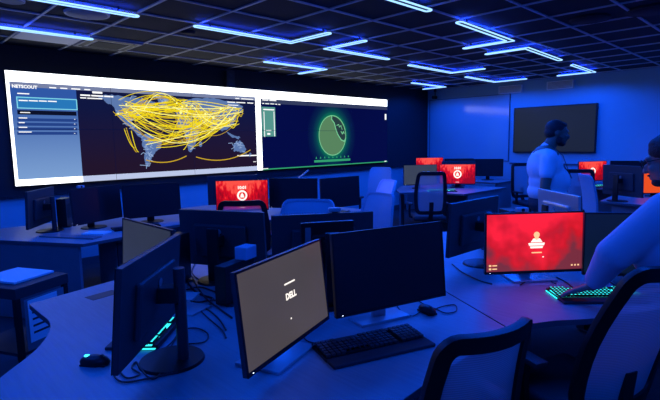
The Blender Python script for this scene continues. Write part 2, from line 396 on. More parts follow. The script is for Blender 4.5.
# traffic arcs on the map
mm['arc'] = emit('display_arc_yellow', s2l(248,222,20), 1); mm['arc2'] = emit('display_arc_gold', s2l(205,165,30), 1)
mm['arc3'] = emit('display_arc_pale', s2l(255,250,150), 1.1)
NA = [(118,112),(126,106),(128,114),(134,112),(138,108),(132,120),(122,103)]; EU = [(181,107),(185,104),(188,110),(180,112),(193,107),(176,104)]
AS = [(205,112),(212,116),(221,110),(229,118),(234,121),(216,122),(227,108),(238,111),(204,119)]; SO = [(150,142),(188,148),(196,130),(239,146),(190,138),(157,145)]
def arc(b, p, q, bow, w, lay):
    P = Vector(W(*p)); Q = Vector(W(*q)); mid = (P+Q)/2+Vector((0,bow)); pts = []
    for k in range(13):
        t = k/12; pts.append(P*(1-t)**2+mid*2*t*(1-t)+Q*t*t)
    b.line(pts, w, lay)
for mname, cnt, lay in (('arc2',44,6),('arc',84,7),('arc3',12,8)):
    b = VB()
    for k in range(cnt):
        z = random.random(); J = lambda p: (p[0]+random.uniform(-6,6), p[1]+random.uniform(-4,4))
        if z < .26: p, q, bow = J(random.choice(NA)), J(random.choice(EU)), random.uniform(-.25,.42)
        elif z < .50: p, q, bow = J(random.choice(NA)), J(random.choice(AS)), random.uniform(-.95,.25)
        elif z < .70: p, q, bow = J(random.choice(EU)), J(random.choice(AS)), random.uniform(-.8,.1)
        elif z < .80: p, q, bow = J(random.choice(AS)), J(random.choice(AS)), random.uniform(-.4,.3)
        else: p, q, bow = J(random.choice(SO[:3]+SO[4:])), J(random.choice(EU+AS)), random.uniform(-.3,.0)
        arc(b, p, q, bow, random.uniform(.005,.0115), lay)
    if mname == 'arc':
        arc(b,(131,131),(138,152),-.12,.01,lay); arc(b,(124,129),(134,148),-.1,.01,lay)
    if mname == 'arc2':
        arc(b,(146,160),(186,156),-.12,.014,lay); arc(b,(196,157),(250,150),-.2,.014,lay); arc(b,(126,128),(136,152),-.10,.012,lay)
    vbuild(b,'traffic_arcs',mname)
b = VB()
for p in EU+AS[:5]+NA[:3]:
    y, z = W(p[0]+random.uniform(-2,2), p[1]+random.uniform(-2,2)); r = random.uniform(.010,.022)
    b.poly([(y+r*math.cos(a*PI/4), z+r*math.sin(a*PI/4)) for a in range(8)], 9)
vbuild(b,'hub_dots','arc3')
# right hand display: night-blue page with a green globe
gy, gz = W(332.5,135.5)
mg = emit('display_globe_page', s2l(4,12,72), 1); nt = mg.node_tree; bs = nt.nodes['Principled BSDF']
tc = nt.nodes.new('ShaderNodeTexCoord'); sb = nt.nodes.new('ShaderNodeVectorMath'); sb.operation = 'SUBTRACT'; sb.inputs[1].default_value = (0,gy-vo.y,gz-vo.z)
sc_ = nt.nodes.new('ShaderNodeVectorMath'); sc_.operation = 'MULTIPLY'; sc_.inputs[1].default_value = (0,1,.92)
ln = nt.nodes.new('ShaderNodeVectorMath'); ln.operation = 'LENGTH'; cr = nt.nodes.new('ShaderNodeValToRGB')
nt.links.new(tc.outputs['Object'], sb.inputs[0]); nt.links.new(sb.outputs[0], sc_.inputs[0]); nt.links.new(sc_.outputs[0], ln.inputs[0]); nt.links.new(ln.outputs['Value'], cr.inputs[0])
e = cr.color_ramp.elements; e[0].position = .36; e[0].color = (*s2l(10,112,84),1); e[1].position = .66; e[1].color = (*s2l(4,10,66),1)
x = e.new(.43); x.color = (*s2l(8,66,78),1); x = e.new(.53); x.color = (*s2l(6,32,72),1)
nt.links.new(cr.outputs[0], bs.inputs['Emission Color']); mm['vw_page'] = mg
ZR = W(387,106.5)[1]
vbuild(VB().poly([(Y_(261.5),VZ0),(VY1,VZ0),(VY1,ZR),(Y_(261.5),ZR)],2),'globe_page','vw_page')
mm['vw_hd2'] = emit('display_header_slate', s2l(52,60,92), 1)
vbuild(VB().poly([(Y_(261.5),ZR-.075),(VY1,ZR-.075),(VY1,ZR),(Y_(261.5),ZR)],3),'page_header','vw_hd2')
mm['globe'] = emit('display_globe_green', s2l(88,132,92), 1); mm['globe_rim'] = emit('display_globe_rim', s2l(120,205,150), 1); mm['globe_dark'] = emit('display_globe_dark', s2l(40,62,62), 1)
GR = .37
circ = [(gy+GR*math.cos(2*PI*i/40), gz+GR*1.04*math.sin(2*PI*i/40)) for i in range(40)]
vbuild(VB().poly(circ,3),'globe_disc','globe')
dk = [(-.05,.97),(.30,.90),(.60,.72),(.84,.42),(.95,.1),(.97,-.14),(.86,-.30),(.62,-.22),(.36,.06),(.22,.34),(.12,.62),(-.08,.80)]
vbuild(VB().poly([(gy+GR*p, gz+GR*1.04*q) for p,q in dk],4),'globe_dark_side','globe_dark')
b = VB(); b.line([(gy+GR*.98*math.cos(2*PI*i/40), gz+GR*1.02*math.sin(2*PI*i/40)) for i in range(41)],.016,5)
b.line([(gy+GR*p, gz+GR*1.04*q) for p,q in dk[5:]+dk[:1]],.022,6)
b.line([(gy+GR*p, gz+GR*1.04*q) for p,q in [(.3,.5),(.45,.55),(.5,.42),(.62,.5),(.7,.3)]],.014,6)
b.line([(gy+GR*p, gz+GR*1.04*q) for p,q in [(.62,.2),(.72,.08),(.8,.2),(.86,.1)]],.02,6)
vbuild(b,'globe_outline','globe_rim')
mm['vw_green'] = emit('display_green_box', s2l(86,150,140), 1); mm['vw_green2'] = emit('display_green_strip', s2l(50,160,110), 1)
ya, yb = Y_(262), Y_(275.5); za = W(268,107)[1]; zb = W(268,136.5)[1]
vbuild(VB().poly([(ya,zb),(yb,zb),(yb,za),(ya,za)],4),'side_card','vw_green')
bars([(263,108.8,11,.02),(263.3,111.5,.7,.42),(273.3,111.5,.7,.42),(266,130,5,.016),(267,133,3,.03)],5,'card_marks','vw_txt')
b = VB(); y0, z0 = W(314,161.5); y1 = W(350,161.5)[0]
b.poly([(y0,z0-.02),(y1,z0-.02),(y1,z0+.022),(y0,z0+.022)],5)
for i in range(9):
    yy = y0+(y1-y0)*(i+.5)/9; b.poly([(yy-.02,z0+.05),(yy+.02,z0+.05),(yy,z0+.09)],5)
b.poly([(Y_(261.5),VZ0),(VY1,VZ0),(VY1,VZ0+.02),(Y_(261.5),VZ0+.02)],5)
vbuild(b,'timeline_strip','vw_green2')
mm['seam'] = mat('panel_seam', (.01,.01,.012), .6)
b = VB()
for i in range(1,6):
    y = VY0+pw*i; b.poly([(y-.002,VZ0),(y+.002,VZ0),(y+.002,ZT),(y-.002,ZT)],10)
b.poly([(yL,VZ0+ph-.0025),(VY1,VZ0+ph-.0025),(VY1,VZ0+ph+.0025),(yL,VZ0+ph+.0025)],10)
vbuild(b,'panel_seams','seam')

# ------------------------------------------------------------------ ceiling lights
LAMP_W, LAMP_C = 14.0, (0, .085, 1.0)
TUBE_R = .0075
def linear_light(pts, label):
    P = [Vector((p[0],p[1])) for p in pts]
    o = thing('linear_light', label, 'ceiling light', (P[0].x,P[0].y,ZC-.058), 0, 'blue linear ceiling lights')
    q = [p-P[0] for p in P]; hw = .033
    # housing: flat channel
    b = MB(); h = MB(); up = MB()
    def off(side):
        out = []
        for i, p in enumerate(q):
            if i == 0: d = (q[1]-q[0]).normalized(); out.append(p+Vector((-d.y,d.x))*side*hw)
            elif i == len(q)-1: d = (q[-1]-q[-2]).normalized(); out.append(p+Vector((-d.y,d.x))*side*hw)
            else:
                d1 = (q[i]-q[i-1]).normalized(); d2 = (q[i+1]-q[i]).normalized()
                n1 = Vector((-d1.y,d1.x)); n2 = Vector((-d2.y,d2.x)); out.append(p+(n1+n2)/(1+n1.dot(n2))*side*hw)
        return out
    L, Rr = off(1), off(-1)
    def cap(c, fr, to):
        a0 = math.atan2(fr.y-c.y, fr.x-c.x); pts = []
        for k in range(1,6): a = a0-PI*k/6; pts.append(c+Vector((math.cos(a),math.sin(a)))*hw)
        return pts
    loop = L+cap(q[-1],L[-1],Rr[-1])+Rr[::-1]+cap(q[0],Rr[0],L[0])
    b.tube([(p.x,p.y,0) for p in loop], TUBE_R, 6, True)
    b.build('light_tube','tube',o)
    for a, c in zip(q[:-1], q[1:]):
        d = c-a; m_ = (a+c)/2; ang = math.atan2(d.y,d.x)
        T_ = Matrix.Translation((m_.x,m_.y,0)) @ Matrix.Rotation(ang,4,'Z'); h.box((0,0,.010),(d.length+.02,.040,.016),m=T_); up.box((0,0,.0195),(d.length,.020,.003),m=T_)
    h.build('light_housing','fixture',o); up.build('uplight_strip','glow',o)  # glowing strip added on top to throw a blue halo on the ceiling
    c_ = MB()
    for p in (q[0].lerp(q[1],.12), q[-1].lerp(q[-2],.12)):
        c_.cyl((p.x,p.y,.018),(p.x,p.y,.056),.008,n=8)
    c_.build('ceiling_mount','fixture',o)
    # the lamps of the fixture, spaced along its length
    for a, c in zip(q[:-1], q[1:]):
        n = max(2, round((c-a).length/.30))
        for k in range(n):
            e = a.lerp(c,(k+.5)/n)
            L_ = bpy.data.lights.new('tube_lamp','SPOT'); L_.spot_size = rad(168); L_.spot_blend = .35; L_.energy = LAMP_W*(c-a).length/n/.3; L_.color = LAMP_C; L_.shadow_soft_size = 0
            lo = bpy.data.objects.new('tube_lamp', L_); col.objects.link(lo); lo.parent = o; lo.location = (e.x,e.y,-.014)
G = [
 ([(-5.79,.78),(-5.79,2.0)],'straight blue light over the display wall at the photo\'s left edge, nearest the wall'),
 ([(-4.51,.75),(-4.51,1.97)],'blue light entering at the top left corner of the photo, second from display wall'),
 ([(-4.5,2.6),(-4.5,3.83),(-3.87,3.83)],'L-shaped blue light over the middle of the world map display'),
 ([(-5.8,4.45),(-5.8,5.64),(-6.40,5.64)],'small L-shaped blue light just above the seam between map and globe displays'),
 ([(-3.88,4.44),(-4.5,4.44),(-4.5,5.66)],'L-shaped blue light above the globe display with its short arm to the right'),
 ([(-2.6,2.66),(-2.6,3.86)],'straight blue light cut off by the top edge near the photo centre'),
 ([(-2.65,4.5),(-2.72,5.80),(-3.32,5.80)],'L-shaped blue light right of centre, nearest of the three reaching towards the television'),
 ([(-3.34,6.43),(-2.79,6.43),(-2.87,7.80)],'L-shaped blue light above the television with long arm running to the back wall'),
 ([(-4.63,6.39),(-4.68,7.71),(-4.08,7.71)],'L-shaped blue light above the glossy board, nearer of the two there'),
 ([(-6.0,8.38),(-6.02,9.60),(-6.55,9.60)],'smallest L-shaped blue light in the far left corner of the ceiling'),
 ([(-4.80,8.44),(-4.84,9.67),(-4.21,9.67)],'L-shaped blue light close to the back wall, left of the television'),
 ([(-2.92,8.50),(-2.98,9.72),(-3.58,9.72)],'L-shaped blue light close to the back wall above the television'),
 ([(-.9,2.2),(-.9,3.42),(-1.5,3.42)],'L-shaped blue light outside the frame above the right chair'),  # from here on, unseen fixtures added to raise the blue room light
 ([(-.8,6.2),(-.8,7.42),(-.2,7.42)],'L-shaped blue light outside the frame on the far right'),
 ([(-2.6,.6),(-2.6,-.62),(-2.0,-.62)],'L-shaped blue light outside the frame left of the camera'),
 ([(-.2,.3),(-.2,-.92),(.4,-.92)],'L-shaped blue light outside the frame just behind the camera'),
 ([(1.3,1.4),(1.3,2.62),(1.9,2.62)],'L-shaped blue light outside the frame beside the right wall'),
 ([(1.2,4.6),(1.2,5.82),(.6,5.82)],'L-shaped blue light outside the frame over the far right aisle'),
 ([(-4.5,-1.4),(-4.5,-.2)],'straight blue light outside the frame at the front of the room'),
 ([(1.0,8.2),(1.0,9.42),(.4,9.42)],'L-shaped blue light outside the frame in the far right corner'),
]
for i, (p, l) in enumerate(G):
    k = (ZC-.058-CAMZ)/(ZC-CAMZ) if i < 12 else 1
    linear_light([(a*k, b_*k) for a, b_ in p], l)

# ------------------------------------------------------------------ ceiling and wall fittings
def disc(name, label, x, y, r, cat, m='grille', grp=None):
    t = thing(name, label, cat, (x,y,ZC), 0, grp)
    MB().cyl((0,0,.004),(0,0,-.012),r*1.0,r*.97,32).build('trim_ring',m if m=='clad' else 'tbar',t,True)
    MB().cyl((0,0,-.0125),(0,0,-.018),r*.88,r*.84,32).build('speaker_grille',m,t,True)
disc('ceiling_speaker','large round ceiling speaker in the tile at top left',-4.70,1.62,.19,'speaker','grille','round ceiling fittings')
disc('ceiling_speaker','small round ceiling fitting at the very top left corner',-4.66,1.03,.10,'speaker','grille','round ceiling fittings')
disc('smoke_detector','small round smoke detector beside the light over the map display',-4.80,2.66,.075,'smoke detector','clad')
p = on_z(590,19,ZC); disc('ceiling_speaker','large round ceiling speaker at the top right above the television',p.x,p.y,.19,'speaker','clad','round ceiling fittings')
p = on_z(652,10,ZC); disc('ceiling_vent_disc','round ceiling air diffuser at the top right corner',p.x,p.y,.22,'air vent','clad')
t = thing('ceiling_panel','pale square lighting panel, switched off, above the map display at left','ceiling panel',(-5.925,1.64,ZC))
MB().box((0,0,-.004),(.585,.585,.014),bev=.002).build('panel_diffuser','white',t)
t = thing('air_conditioner','square ceiling air conditioner cassette beside the pale ceiling panel','air conditioner',(-5.925,2.25,ZC))
MB().box((0,0,-.010),(.58,.58,.02),bev=.004).build('cassette_cover','grille',t)
MB().box((0,0,-.022),(.34,.34,.006)).build('intake_grille','clad',t)
b = MB()
for a in range(4):
    m_ = Matrix.Rotation(a*PI/2,4,'Z'); b.box((0,.235,-.021),(.42,.05,.004),m=m_)
b.build('air_slot','black',t)
for (x, l) in ((-4.62,'left of the two pale air grilles high on the back wall'),(-3.62,'right of the two pale air grilles high on the back wall, above the television')):
    z = CAMZ+1.02
    t = thing('wall_vent', l, 'air vent', (x,Y1,z), 0, 'air grilles on the back wall')
    MB().box((0,-.03,0),(.50,.06,.16),bev=.006).build('vent_frame','white',t)
    b = MB()
    for k in range(6): b.box((0,-.062,-.055+.022*k),(.46,.006,.012))
    b.build('vent_slats','grille',t)
t = thing('wall_speaker','black box speaker on the dark wall above the world map','speaker',(X0+.08,4.35,ZC-.17))
MB().box((.05,0,0),(.10,.15,.26),bev=.008).build('speaker_box','black_soft',t)
MB().cyl((.10,0,-.05),(.104,0,-.05),.05,n=20).cyl((.10,0,.06),(.104,0,.06),.03,n=20).build('speaker_cone','back',t)
t = thing('security_camera','small black camera hanging in the far left ceiling corner','camera',(-6.40,Y1-.12,ZC))
MB().cyl((0,0,0),(0,0,-.06),.03,n=12).cyl((0,0,-.06),(0,0,-.16),.012,n=8).build('camera_bracket','black',t)
MB().box((0,-.02,-.19),(.06,.14,.07),bev=.012).build('camera_body','black',t)
MB().cyl((0,-.09,-.19),(0,-.105,-.19),.022,n=12).build('camera_lens','screen_off',t)
# television
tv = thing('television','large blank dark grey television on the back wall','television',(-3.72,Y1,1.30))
MB().box((0,-.045,.45),(1.58,.06,.92),bev=.006).build('tv_housing','black',tv)
mm['tv_glass'] = emit('tv_glass', s2l(26,33,42), 1, True)  # faint grey emission stands in for the display wall mirrored in the glass
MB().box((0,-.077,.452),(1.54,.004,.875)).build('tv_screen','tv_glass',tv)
MB().box((0,-.012,.45),(.5,.024,.4)).build('wall_bracket','black',tv)

# ------------------------------------------------------------------ desks
def pl(pts, z0, z1): return MB().prism(pts, z0, z1)
def desk(name, label, pts, panels, group=None, m='desk', extra=None):
    c = sum((Vector(p) for p in pts), Vector((0,0)))/len(pts)
    t = thing(name, label, 'desk', (c.x,c.y,0), 0, group)
    q = [(p[0]-c.x, p[1]-c.y) for p in pts]
    MB().prism(q,.712,.74).build('worktop',m,t)
    e = MB(); e.sweep([(x,y,.7255) for x,y in q], [(-.0015,-.013),(.0025,-.013),(.0025,.013),(-.0015,.013)], True); e.build('edge_band','deskedge',t)
    for a, c2 in panels:
        a = Vector(a)-c; d = Vector(c2)-c-a; m_ = a+d/2
        MB().box((0,0,.36),(d.length,.03,.70),m=Matrix.Translation((m_.x,m_.y,.0)) @ Matrix.Rotation(math.atan2(d.y,d.x),4,'Z'),bev=.002).build('side_panel','panel',t)
    return t, c
seamA, seamB = (-2.35,2.80), (-.93,2.01)
curve = smooth_poly([(-1.35,-.12),(-1.75,.06),(-2.05,.31),(-2.22,.46),(-2.40,.56),(-2.55,.60),(-2.72,.60),(-2.92,.60)],4,False)
P1 = [tuple(v) for v in curve]+[(-3.04,1.10),(-3.06,1.62),(-2.75,2.10),seamA,seamB]+[tuple(v) for v in smooth_poly([(-.90,1.72),(-.90,1.35),(-.86,.9),(-.72,.45),(-.66,.12)],4,False)]+[(-.66,-.12)]
desk('corner_desk','large curved foreground desk carrying the grey logo monitor and its black neighbour',P1,
     [((-2.86,.72),(-2.92,1.6)),((-2.2,.75),(-1.2,.9)),((-1.7,1.0),(-1.5,2.2)),((-.75,-.05),(-1.2,-.05))])
P2 = [(-.925,2.018),(-2.345,2.808),(-2.45,3.6),(-2.2,4.15),(-1.35,4.35),(-.55,4.1),(-.38,3.5),(-.40,3.0)]+[tuple(v) for v in smooth_poly([(-.50,2.72),(-.66,2.42),(-.80,2.24)],4,False)]
desk('corner_desk','foreground right desk under the largest red screen',P2,[((-2.2,3.0),(-2.2,4.0)),((-1.2,2.5),(-1.35,3.3)),((-.6,3.9),(-1.3,4.15))])
P3 = [(-5.15,.62),(-5.17,.88),(-4.39,1.34),(-4.46,1.75),(-4.72,2.15),(-4.62,2.7),(-5.1,3.0),(-5.9,2.95),(-6.1,1.4),(-5.9,.62)]
P3 = [(-5.9,.45),(-5.17,.88),(-4.39,1.34),(-4.46,1.75),(-4.66,2.15),(-4.72,2.85),(-5.9,2.85)]
t3,c3 = desk('corner_desk','back left desk with three black monitors in front of the display wall',P3,[((-5.80,.54),(-4.46,1.33)),((-4.78,2.75),(-5.8,2.75))])
def cabinet(name, label, x, y, rz, w, d, h, doors=True):
    t = thing(name, label, 'cabinet', (x,y,0), rz)
    MB().box((0,0,h/2+.02),(w,d,h-.04),bev=.004).build('cabinet_body','panel',t)
    for s in (-1,1):
        dr = MB().box((s*w/4,d/2+.009,h/2+.02),(w/2-.01,.018,h-.10),bev=.003).build('door','dark_panel',t)
        b = MB()
        for k in range(9): b.box((s*w/4,d/2+.020,h*.16+k*h*.075),(w/2-.06,.004,.012))
        b.build('door_slots','black',dr)
    return t
cabinet('under_desk_cabinet','dark slotted cabinet under the back left desk',-4.86,1.97,rad(-78),.60,.30,.68)
P4 = [(-3.95,3.35),(-4.35,2.75),(-4.62,2.92),(-5.85,3.0),(-5.85,4.75),(-3.75,4.75),(-3.70,3.8)]
P4 = [(-5.85,2.90),(-4.60,2.90),(-4.02,3.30),(-3.72,3.75),(-3.68,4.42),(-5.85,4.42)]
desk('corner_desk','middle desk by the display wall under the red screen with clock and round emblem',P4,[((-3.75,4.36),(-5.7,4.36)),((-5.75,3.0),(-4.7,3.0))])
P5 = [(-5.02,6.55),(-4.72,6.25),(-4.45,6.60),(-3.80,6.66),(-3.76,8.0),(-5.6,8.0),(-5.4,7.2)]
desk('corner_desk','far desk under the grey screen and the red emblem screen near the glossy board',P5,[((-3.82,6.80),(-3.80,7.9)),((-4.96,6.58),(-5.35,7.2)),((-5.5,7.95),(-3.9,7.95))])
P6 = [(-6.5,8.75),(-4.3,8.75),(-4.3,9.5),(-6.5,9.5)]
desk('bench_desk','farthest bench desk against the glossy board with a row of monitors',P6,[((-4.34,8.8),(-4.34,9.45)),((-6.45,8.8),(-6.45,9.45))])
P7 = [(-1.98,6.98),(-1.3,6.85),(.4,6.6),(.4,9.7),(-3.3,9.8),(-3.3,9.05),(-2.45,8.75),(-2.05,7.9)]
desk('corner_desk','far right desk behind the standing man, below the television side',P7,[((-1.85,7.05),(.3,6.72)),((-3.2,9.7),(.3,9.65))])

# ------------------------------------------------------------------ monitors
def monitor(label, x, y, yaw, tilt=5, w=.60, h=.355, zc=.245, screen='screen_off', back='back', pole='round', base='round', group='desktop monitors', logo=True, basemat='black', content=None, z=.74, bd=.20, fwd=.075):
    ya = rad(yaw)
    n = Vector((-math.sin(ya), math.cos(ya)))
    o = thing('monitor', label, 'monitor', (x-n.x*fwd, y-n.y*fwd, z), ya, group)
    T = Matrix.Translation((0,fwd,zc)) @ Matrix.Rotation(rad(tilt),4,'X')
    MB().box((0,-.010,0),(w,.020,h),bev=.003).build('housing',back,o).matrix_local = T
    b = MB(); b.box((0,-.028,-.01),(w*.62,.026,h*.58),bev=.012)
    hb = b.build('rear_cover',back,o); hb.matrix_local = T
    bz = MB(); bt = .008
    bz.box((0,.0015,h/2-bt/2),(w,.003,bt)).box((0,.0015,-h/2+.008),(w,.003,.016)).box((w/2-bt/2,.0015,0),(bt,.003,h)).box((-w/2+bt/2,.0015,0),(bt,.003,h))
    bz.build('bezel','black',o).matrix_local = T
    s_ = MB().box((0,0,.004),(w-2*bt,.002,h-bt-.016)).build('screen',screen,o); s_.matrix_local = T
    nb = MB()
    if pole == 'round': nb.cyl((0,-.045,.01),(0,-.045,zc+.10),.022,n=20)
    elif pole == 'flat': nb.box((0,-.04,(zc+.08)/2),(.075,.022,zc+.08),bev=.006)
    nb.build('stand_neck',basemat if pole!='round' else 'back',o,True)
    ar = MB(); ar.box((0,(-.045+fwd-.035)/2,zc-.0),(.07,max(.04,fwd-.02+.03),.06),bev=.005); ar.build('mount_arm','black',o)
    bb = MB()
    if base == 'round': bb.cyl((0,0,0),(0,0,.010),.125,.12,40)
    else: bb.box((0,.01-(.2-bd)/2,.006),(.27,bd,.012),bev=.004)
    bb.build('stand_base',basemat,o,True)
    if logo:
        lg = MB(); lg.cyl((0,-.042,.05),(0,-.0445,.05),.017,n=24); lo_ = lg.build('rear_logo','shiny' if back == 'silver_rough' else 'logo',o); lo_.matrix_local = T
    MB().box((w/2-.03,.0035,-h/2+.008),(.006,.001,.002)).build('power_light','led',o).matrix_local = T
    if content: content(s_, w, h)
    return o
def emblem(size=1.0, clock=False, corner=False, low=0.0):
    def f(s, w, h):
        # round pale emblem (ring with three notches) over a short caption
        b = MB(); c = Vector((0,.0018,low)); R = .042*size
        ring = [(R*math.cos(2*PI*i/28), .0, R*math.sin(2*PI*i/28)*1.05) for i in range(28)]
        b.tube([(c.x+p[0],c.y,c.z+p[2]) for p in ring],.0085*size,6,True,up=Vector((0,1,0)))
        b.prism([(-.020*size,-.02*size),(.02*size,-.02*size),(.012*size,.014*size),(-.012*size,.014*size)],0,.001,m=facing(c.y,c.x,c.z))
        b.prism([(-.008*size,.016*size),(.008*size,.016*size),(0,.030*size)],0,.001,m=facing(c.y,c.x,c.z))
        b.build('emblem','txt',s)
        b = MB(); b.box((0,.0018,low+.062*size),(.036*size,.001,.010)); 
        if clock: text_mesh('clock','10:01',.042*size,'txt',s,facing(.0018,0,low+.078*size))
        b.bm.clear()
        b.box((0,.0018,-h/2+.04),(.06,.001,.006)).build('caption','txt',s)
        if corner:
            q = MB()
            for k in range(2):
                q.box((w/2-.030,.0018,-h/2+.045-.018*k),(.012,.001,.010)); q.box((w/2-.055,.0018,-h/2+.045-.018*k),(.026,.001,.006))
            for k in range(3): q.box((-w/2+.025+.016*k,.0018,-h/2+.036),(.008,.001,.008))
            q.build('screen_icons','peach',s)
    return f
def logo_screen(s, w, h):
    text_mesh('wordmark','DELL',.034,'txt',s,facing(.0018,-.018,.012))
    b = MB(); b.box((-.018,.0018,.062),(.075,.001,.006)).build('caption','txt',s)
    MB().box((.0,.0018,-.075),(.006,.001,.006)).build('cursor','txt',s)
def flame_screen(s, w, h):
    # the pale stacked mark in the middle of the nearest red screen
    b = MB(); F = facing(.0018,-.01,0.004)
    b.prism([(-.046,-.02),(.046,-.02),(.050,-.004),(-.050,-.004)],0,.001,m=F)
    b.prism([(-.036,.0),(.036,.0),(.02,.022),(-.02,.022)],0,.001,m=F)
    b.prism([(-.036,-.036),(.036,-.036),(.040,-.024),(-.040,-.024)],0,.001,m=F)
    b.build('emblem','txt',s)
    b = MB(); b.cyl((-.01,.0018,.048),(-.01,.0028,.048),.018,n=20); b.cyl((-.01,.0018,.028),(-.01,.0028,.028),.012,n=16)
    b.box((-.012,.0018,-.058),(.062,.001,.007)); b.build('emblem_tip','peach',s)
    q = MB()
    for k in range(2):
        q.box((w/2-.030,.0018,-h/2+.052-.020*k),(.014,.001,.011)); q.box((w/2-.058,.0018,-h/2+.052-.020*k),(.028,.001,.007))
    for k in range(3): q.box((-w/2+.030+.020*k,.0018,-h/2+.040),(.010,.001,.009))
    q.build('screen_icons','peach',s)
    MB().box((-.052,.0018,-.085),(.009,.001,.006)).build('cursor','txt',s)

M1 = monitor('near left black monitor seen from behind with a round pole stand',-1.77,.76,135,6,w=.60,h=.36,zc=.27,screen='screen_off')
M2 = monitor('monitor showing a dim grey screen, beyond the near left black monitor',-2.50,1.065,180,4,screen='grey_lit2',zc=.245,pole='flat',base='round')
M3 = monitor('foreground monitor with a grey lit screen and white start-up wordmark',-1.39,1.14,288.6,6,w=.60,h=.36,zc=.24,screen='grey_lit',pole='flat',base='rect',basemat='silver',content=logo_screen)
M4 = monitor('foreground black switched-off monitor behind the black keyboard',-1.31,1.68,253.5,5.5,w=.60,h=.36,zc=.275,pole='flat',base='rect',basemat='silver',bd=.12)
M5 = monitor('largest red-lit monitor on the foreground right desk',-1.13,2.80,230,2,w=.60,h=.36,zc=.23,screen='red_soft',pole='flat',base='rect',basemat='silver',content=flame_screen)
M6 = monitor('dark teal monitor right of the largest red monitor, behind the leaning person',-.66,3.10,215,2,w=.60,h=.36,zc=.235,screen='teal_dim',pole='flat',base='rect')
B1 = monitor('black monitor back with flat pole, left of centre, below the red clock screen',-2.58,1.60,26,3,pole='flat',base='round',zc=.25)
B2 = monitor('black monitor back with a webcam clipped on top, just left of photo centre',-2.01,1.92,56,3,pole='flat',base='round',zc=.25)
M10 = monitor('dark monitor back angled away, left of the largest red monitor',-1.62,2.96,88,3,pole='round',base='round',zc=.26)
M7 = monitor('pale silver monitor back in front of the standing man',-1.37,3.84,-42,3,pole='flat',base='round',zc=.25,back='silver_rough')
PM1 = monitor('leftmost monitor on the back left desk, turned away on a round base',-5.37,1.27,144,3,pole='round',base='round',zc=.245)
PM2 = monitor('black switched-off monitor on the back left desk, in the middle',-5.12,1.73,293,3,zc=.245,pole='flat')
PM3 = monitor('black switched-off monitor on the back left desk, rightmost',-5.0,2.25,260,3,zc=.245,pole='flat')
RM1 = monitor('red monitor with clock and round emblem below the map display',-4.63,3.15,231,2,zc=.24,screen='red',pole='flat',content=emblem(1.15,True,False,.0))
SM1 = monitor('black monitor right of the red clock monitor, behind the round-topped chair',-4.33,3.66,211,2,zc=.24,pole='flat')
SM2 = monitor('narrow-looking black monitor seen obliquely beside the black centre monitor',-3.92,4.05,265,2,zc=.245,pole='flat')
RM0 = monitor('dark monitor back peeking out behind the red clock monitor',-5.05,3.30,60,2,zc=.27,pole='flat')
FM1 = monitor('dull grey lit monitor on the far desk beside the red emblem monitor',-4.82,6.97,233,2,zc=.24,screen='grey_lit3',pole='flat')
FM2 = monitor('red monitor with white emblem on the far desk below the glossy board',-4.38,7.45,212,2,zc=.24,screen='red',pole='flat',content=emblem(1.35,True,False,.0))
p = ray(470,171); q = p*(9.1/p.dot(f_)) 
FM2b = monitor('dark grey-blue monitor back right behind the red emblem monitor',-4.62,7.88,35,2,zc=.27,pole='flat')
FM3 = monitor('small distant red monitor behind the dull grey lit monitor',-5.95,8.95,228,2,zc=.28,screen='red',pole='flat',content=emblem(.9,False,False,-.06))
FM4 = monitor('distant black monitor on the farthest bench, right of the small red one',-5.35,9.15,215,2,zc=.26,pole='flat')
FM5 = monitor('distant black monitor at the right end of the farthest bench',-4.72,9.2,205,2,zc=.26,pole='flat')
QM4 = monitor('red monitor on the far right desk beside the standing man',-2.80,9.36,240,2,zc=.24,screen='red',pole='flat',content=emblem(1.2,False,False,0))
QM5 = monitor('black monitor back right of the far red monitor',-1.77,7.15,-28,3,w=.60,h=.40,zc=.27,pole='flat')
QM6 = monitor('orange-lit monitor half hidden behind the leaning person\'s face',-1.52,7.95,225,2,zc=.22,screen='orange',pole='flat')
QM7 = monitor('distant black monitor behind the monitor back at the far right',-2.2,9.3,200,2,zc=.26,pole='flat')
QM8 = monitor('distant black monitor at the far right beside the leaning person',-1.45,9.2,190,2,zc=.26,pole='flat')
M9 = monitor('small black monitor back with a pale sticker, left of the foreground black monitor',-1.77,1.72,60,2,w=.28,h=.24,zc=.31,pole='flat',base='rect',logo=False,back='black')
st = MB().box((-.105,-.0225,.055),(.030,.003,.080)).build('sticker','logo',M9); st['label'] = 'pale blue sticker'; st.location = (0,.075,.31)

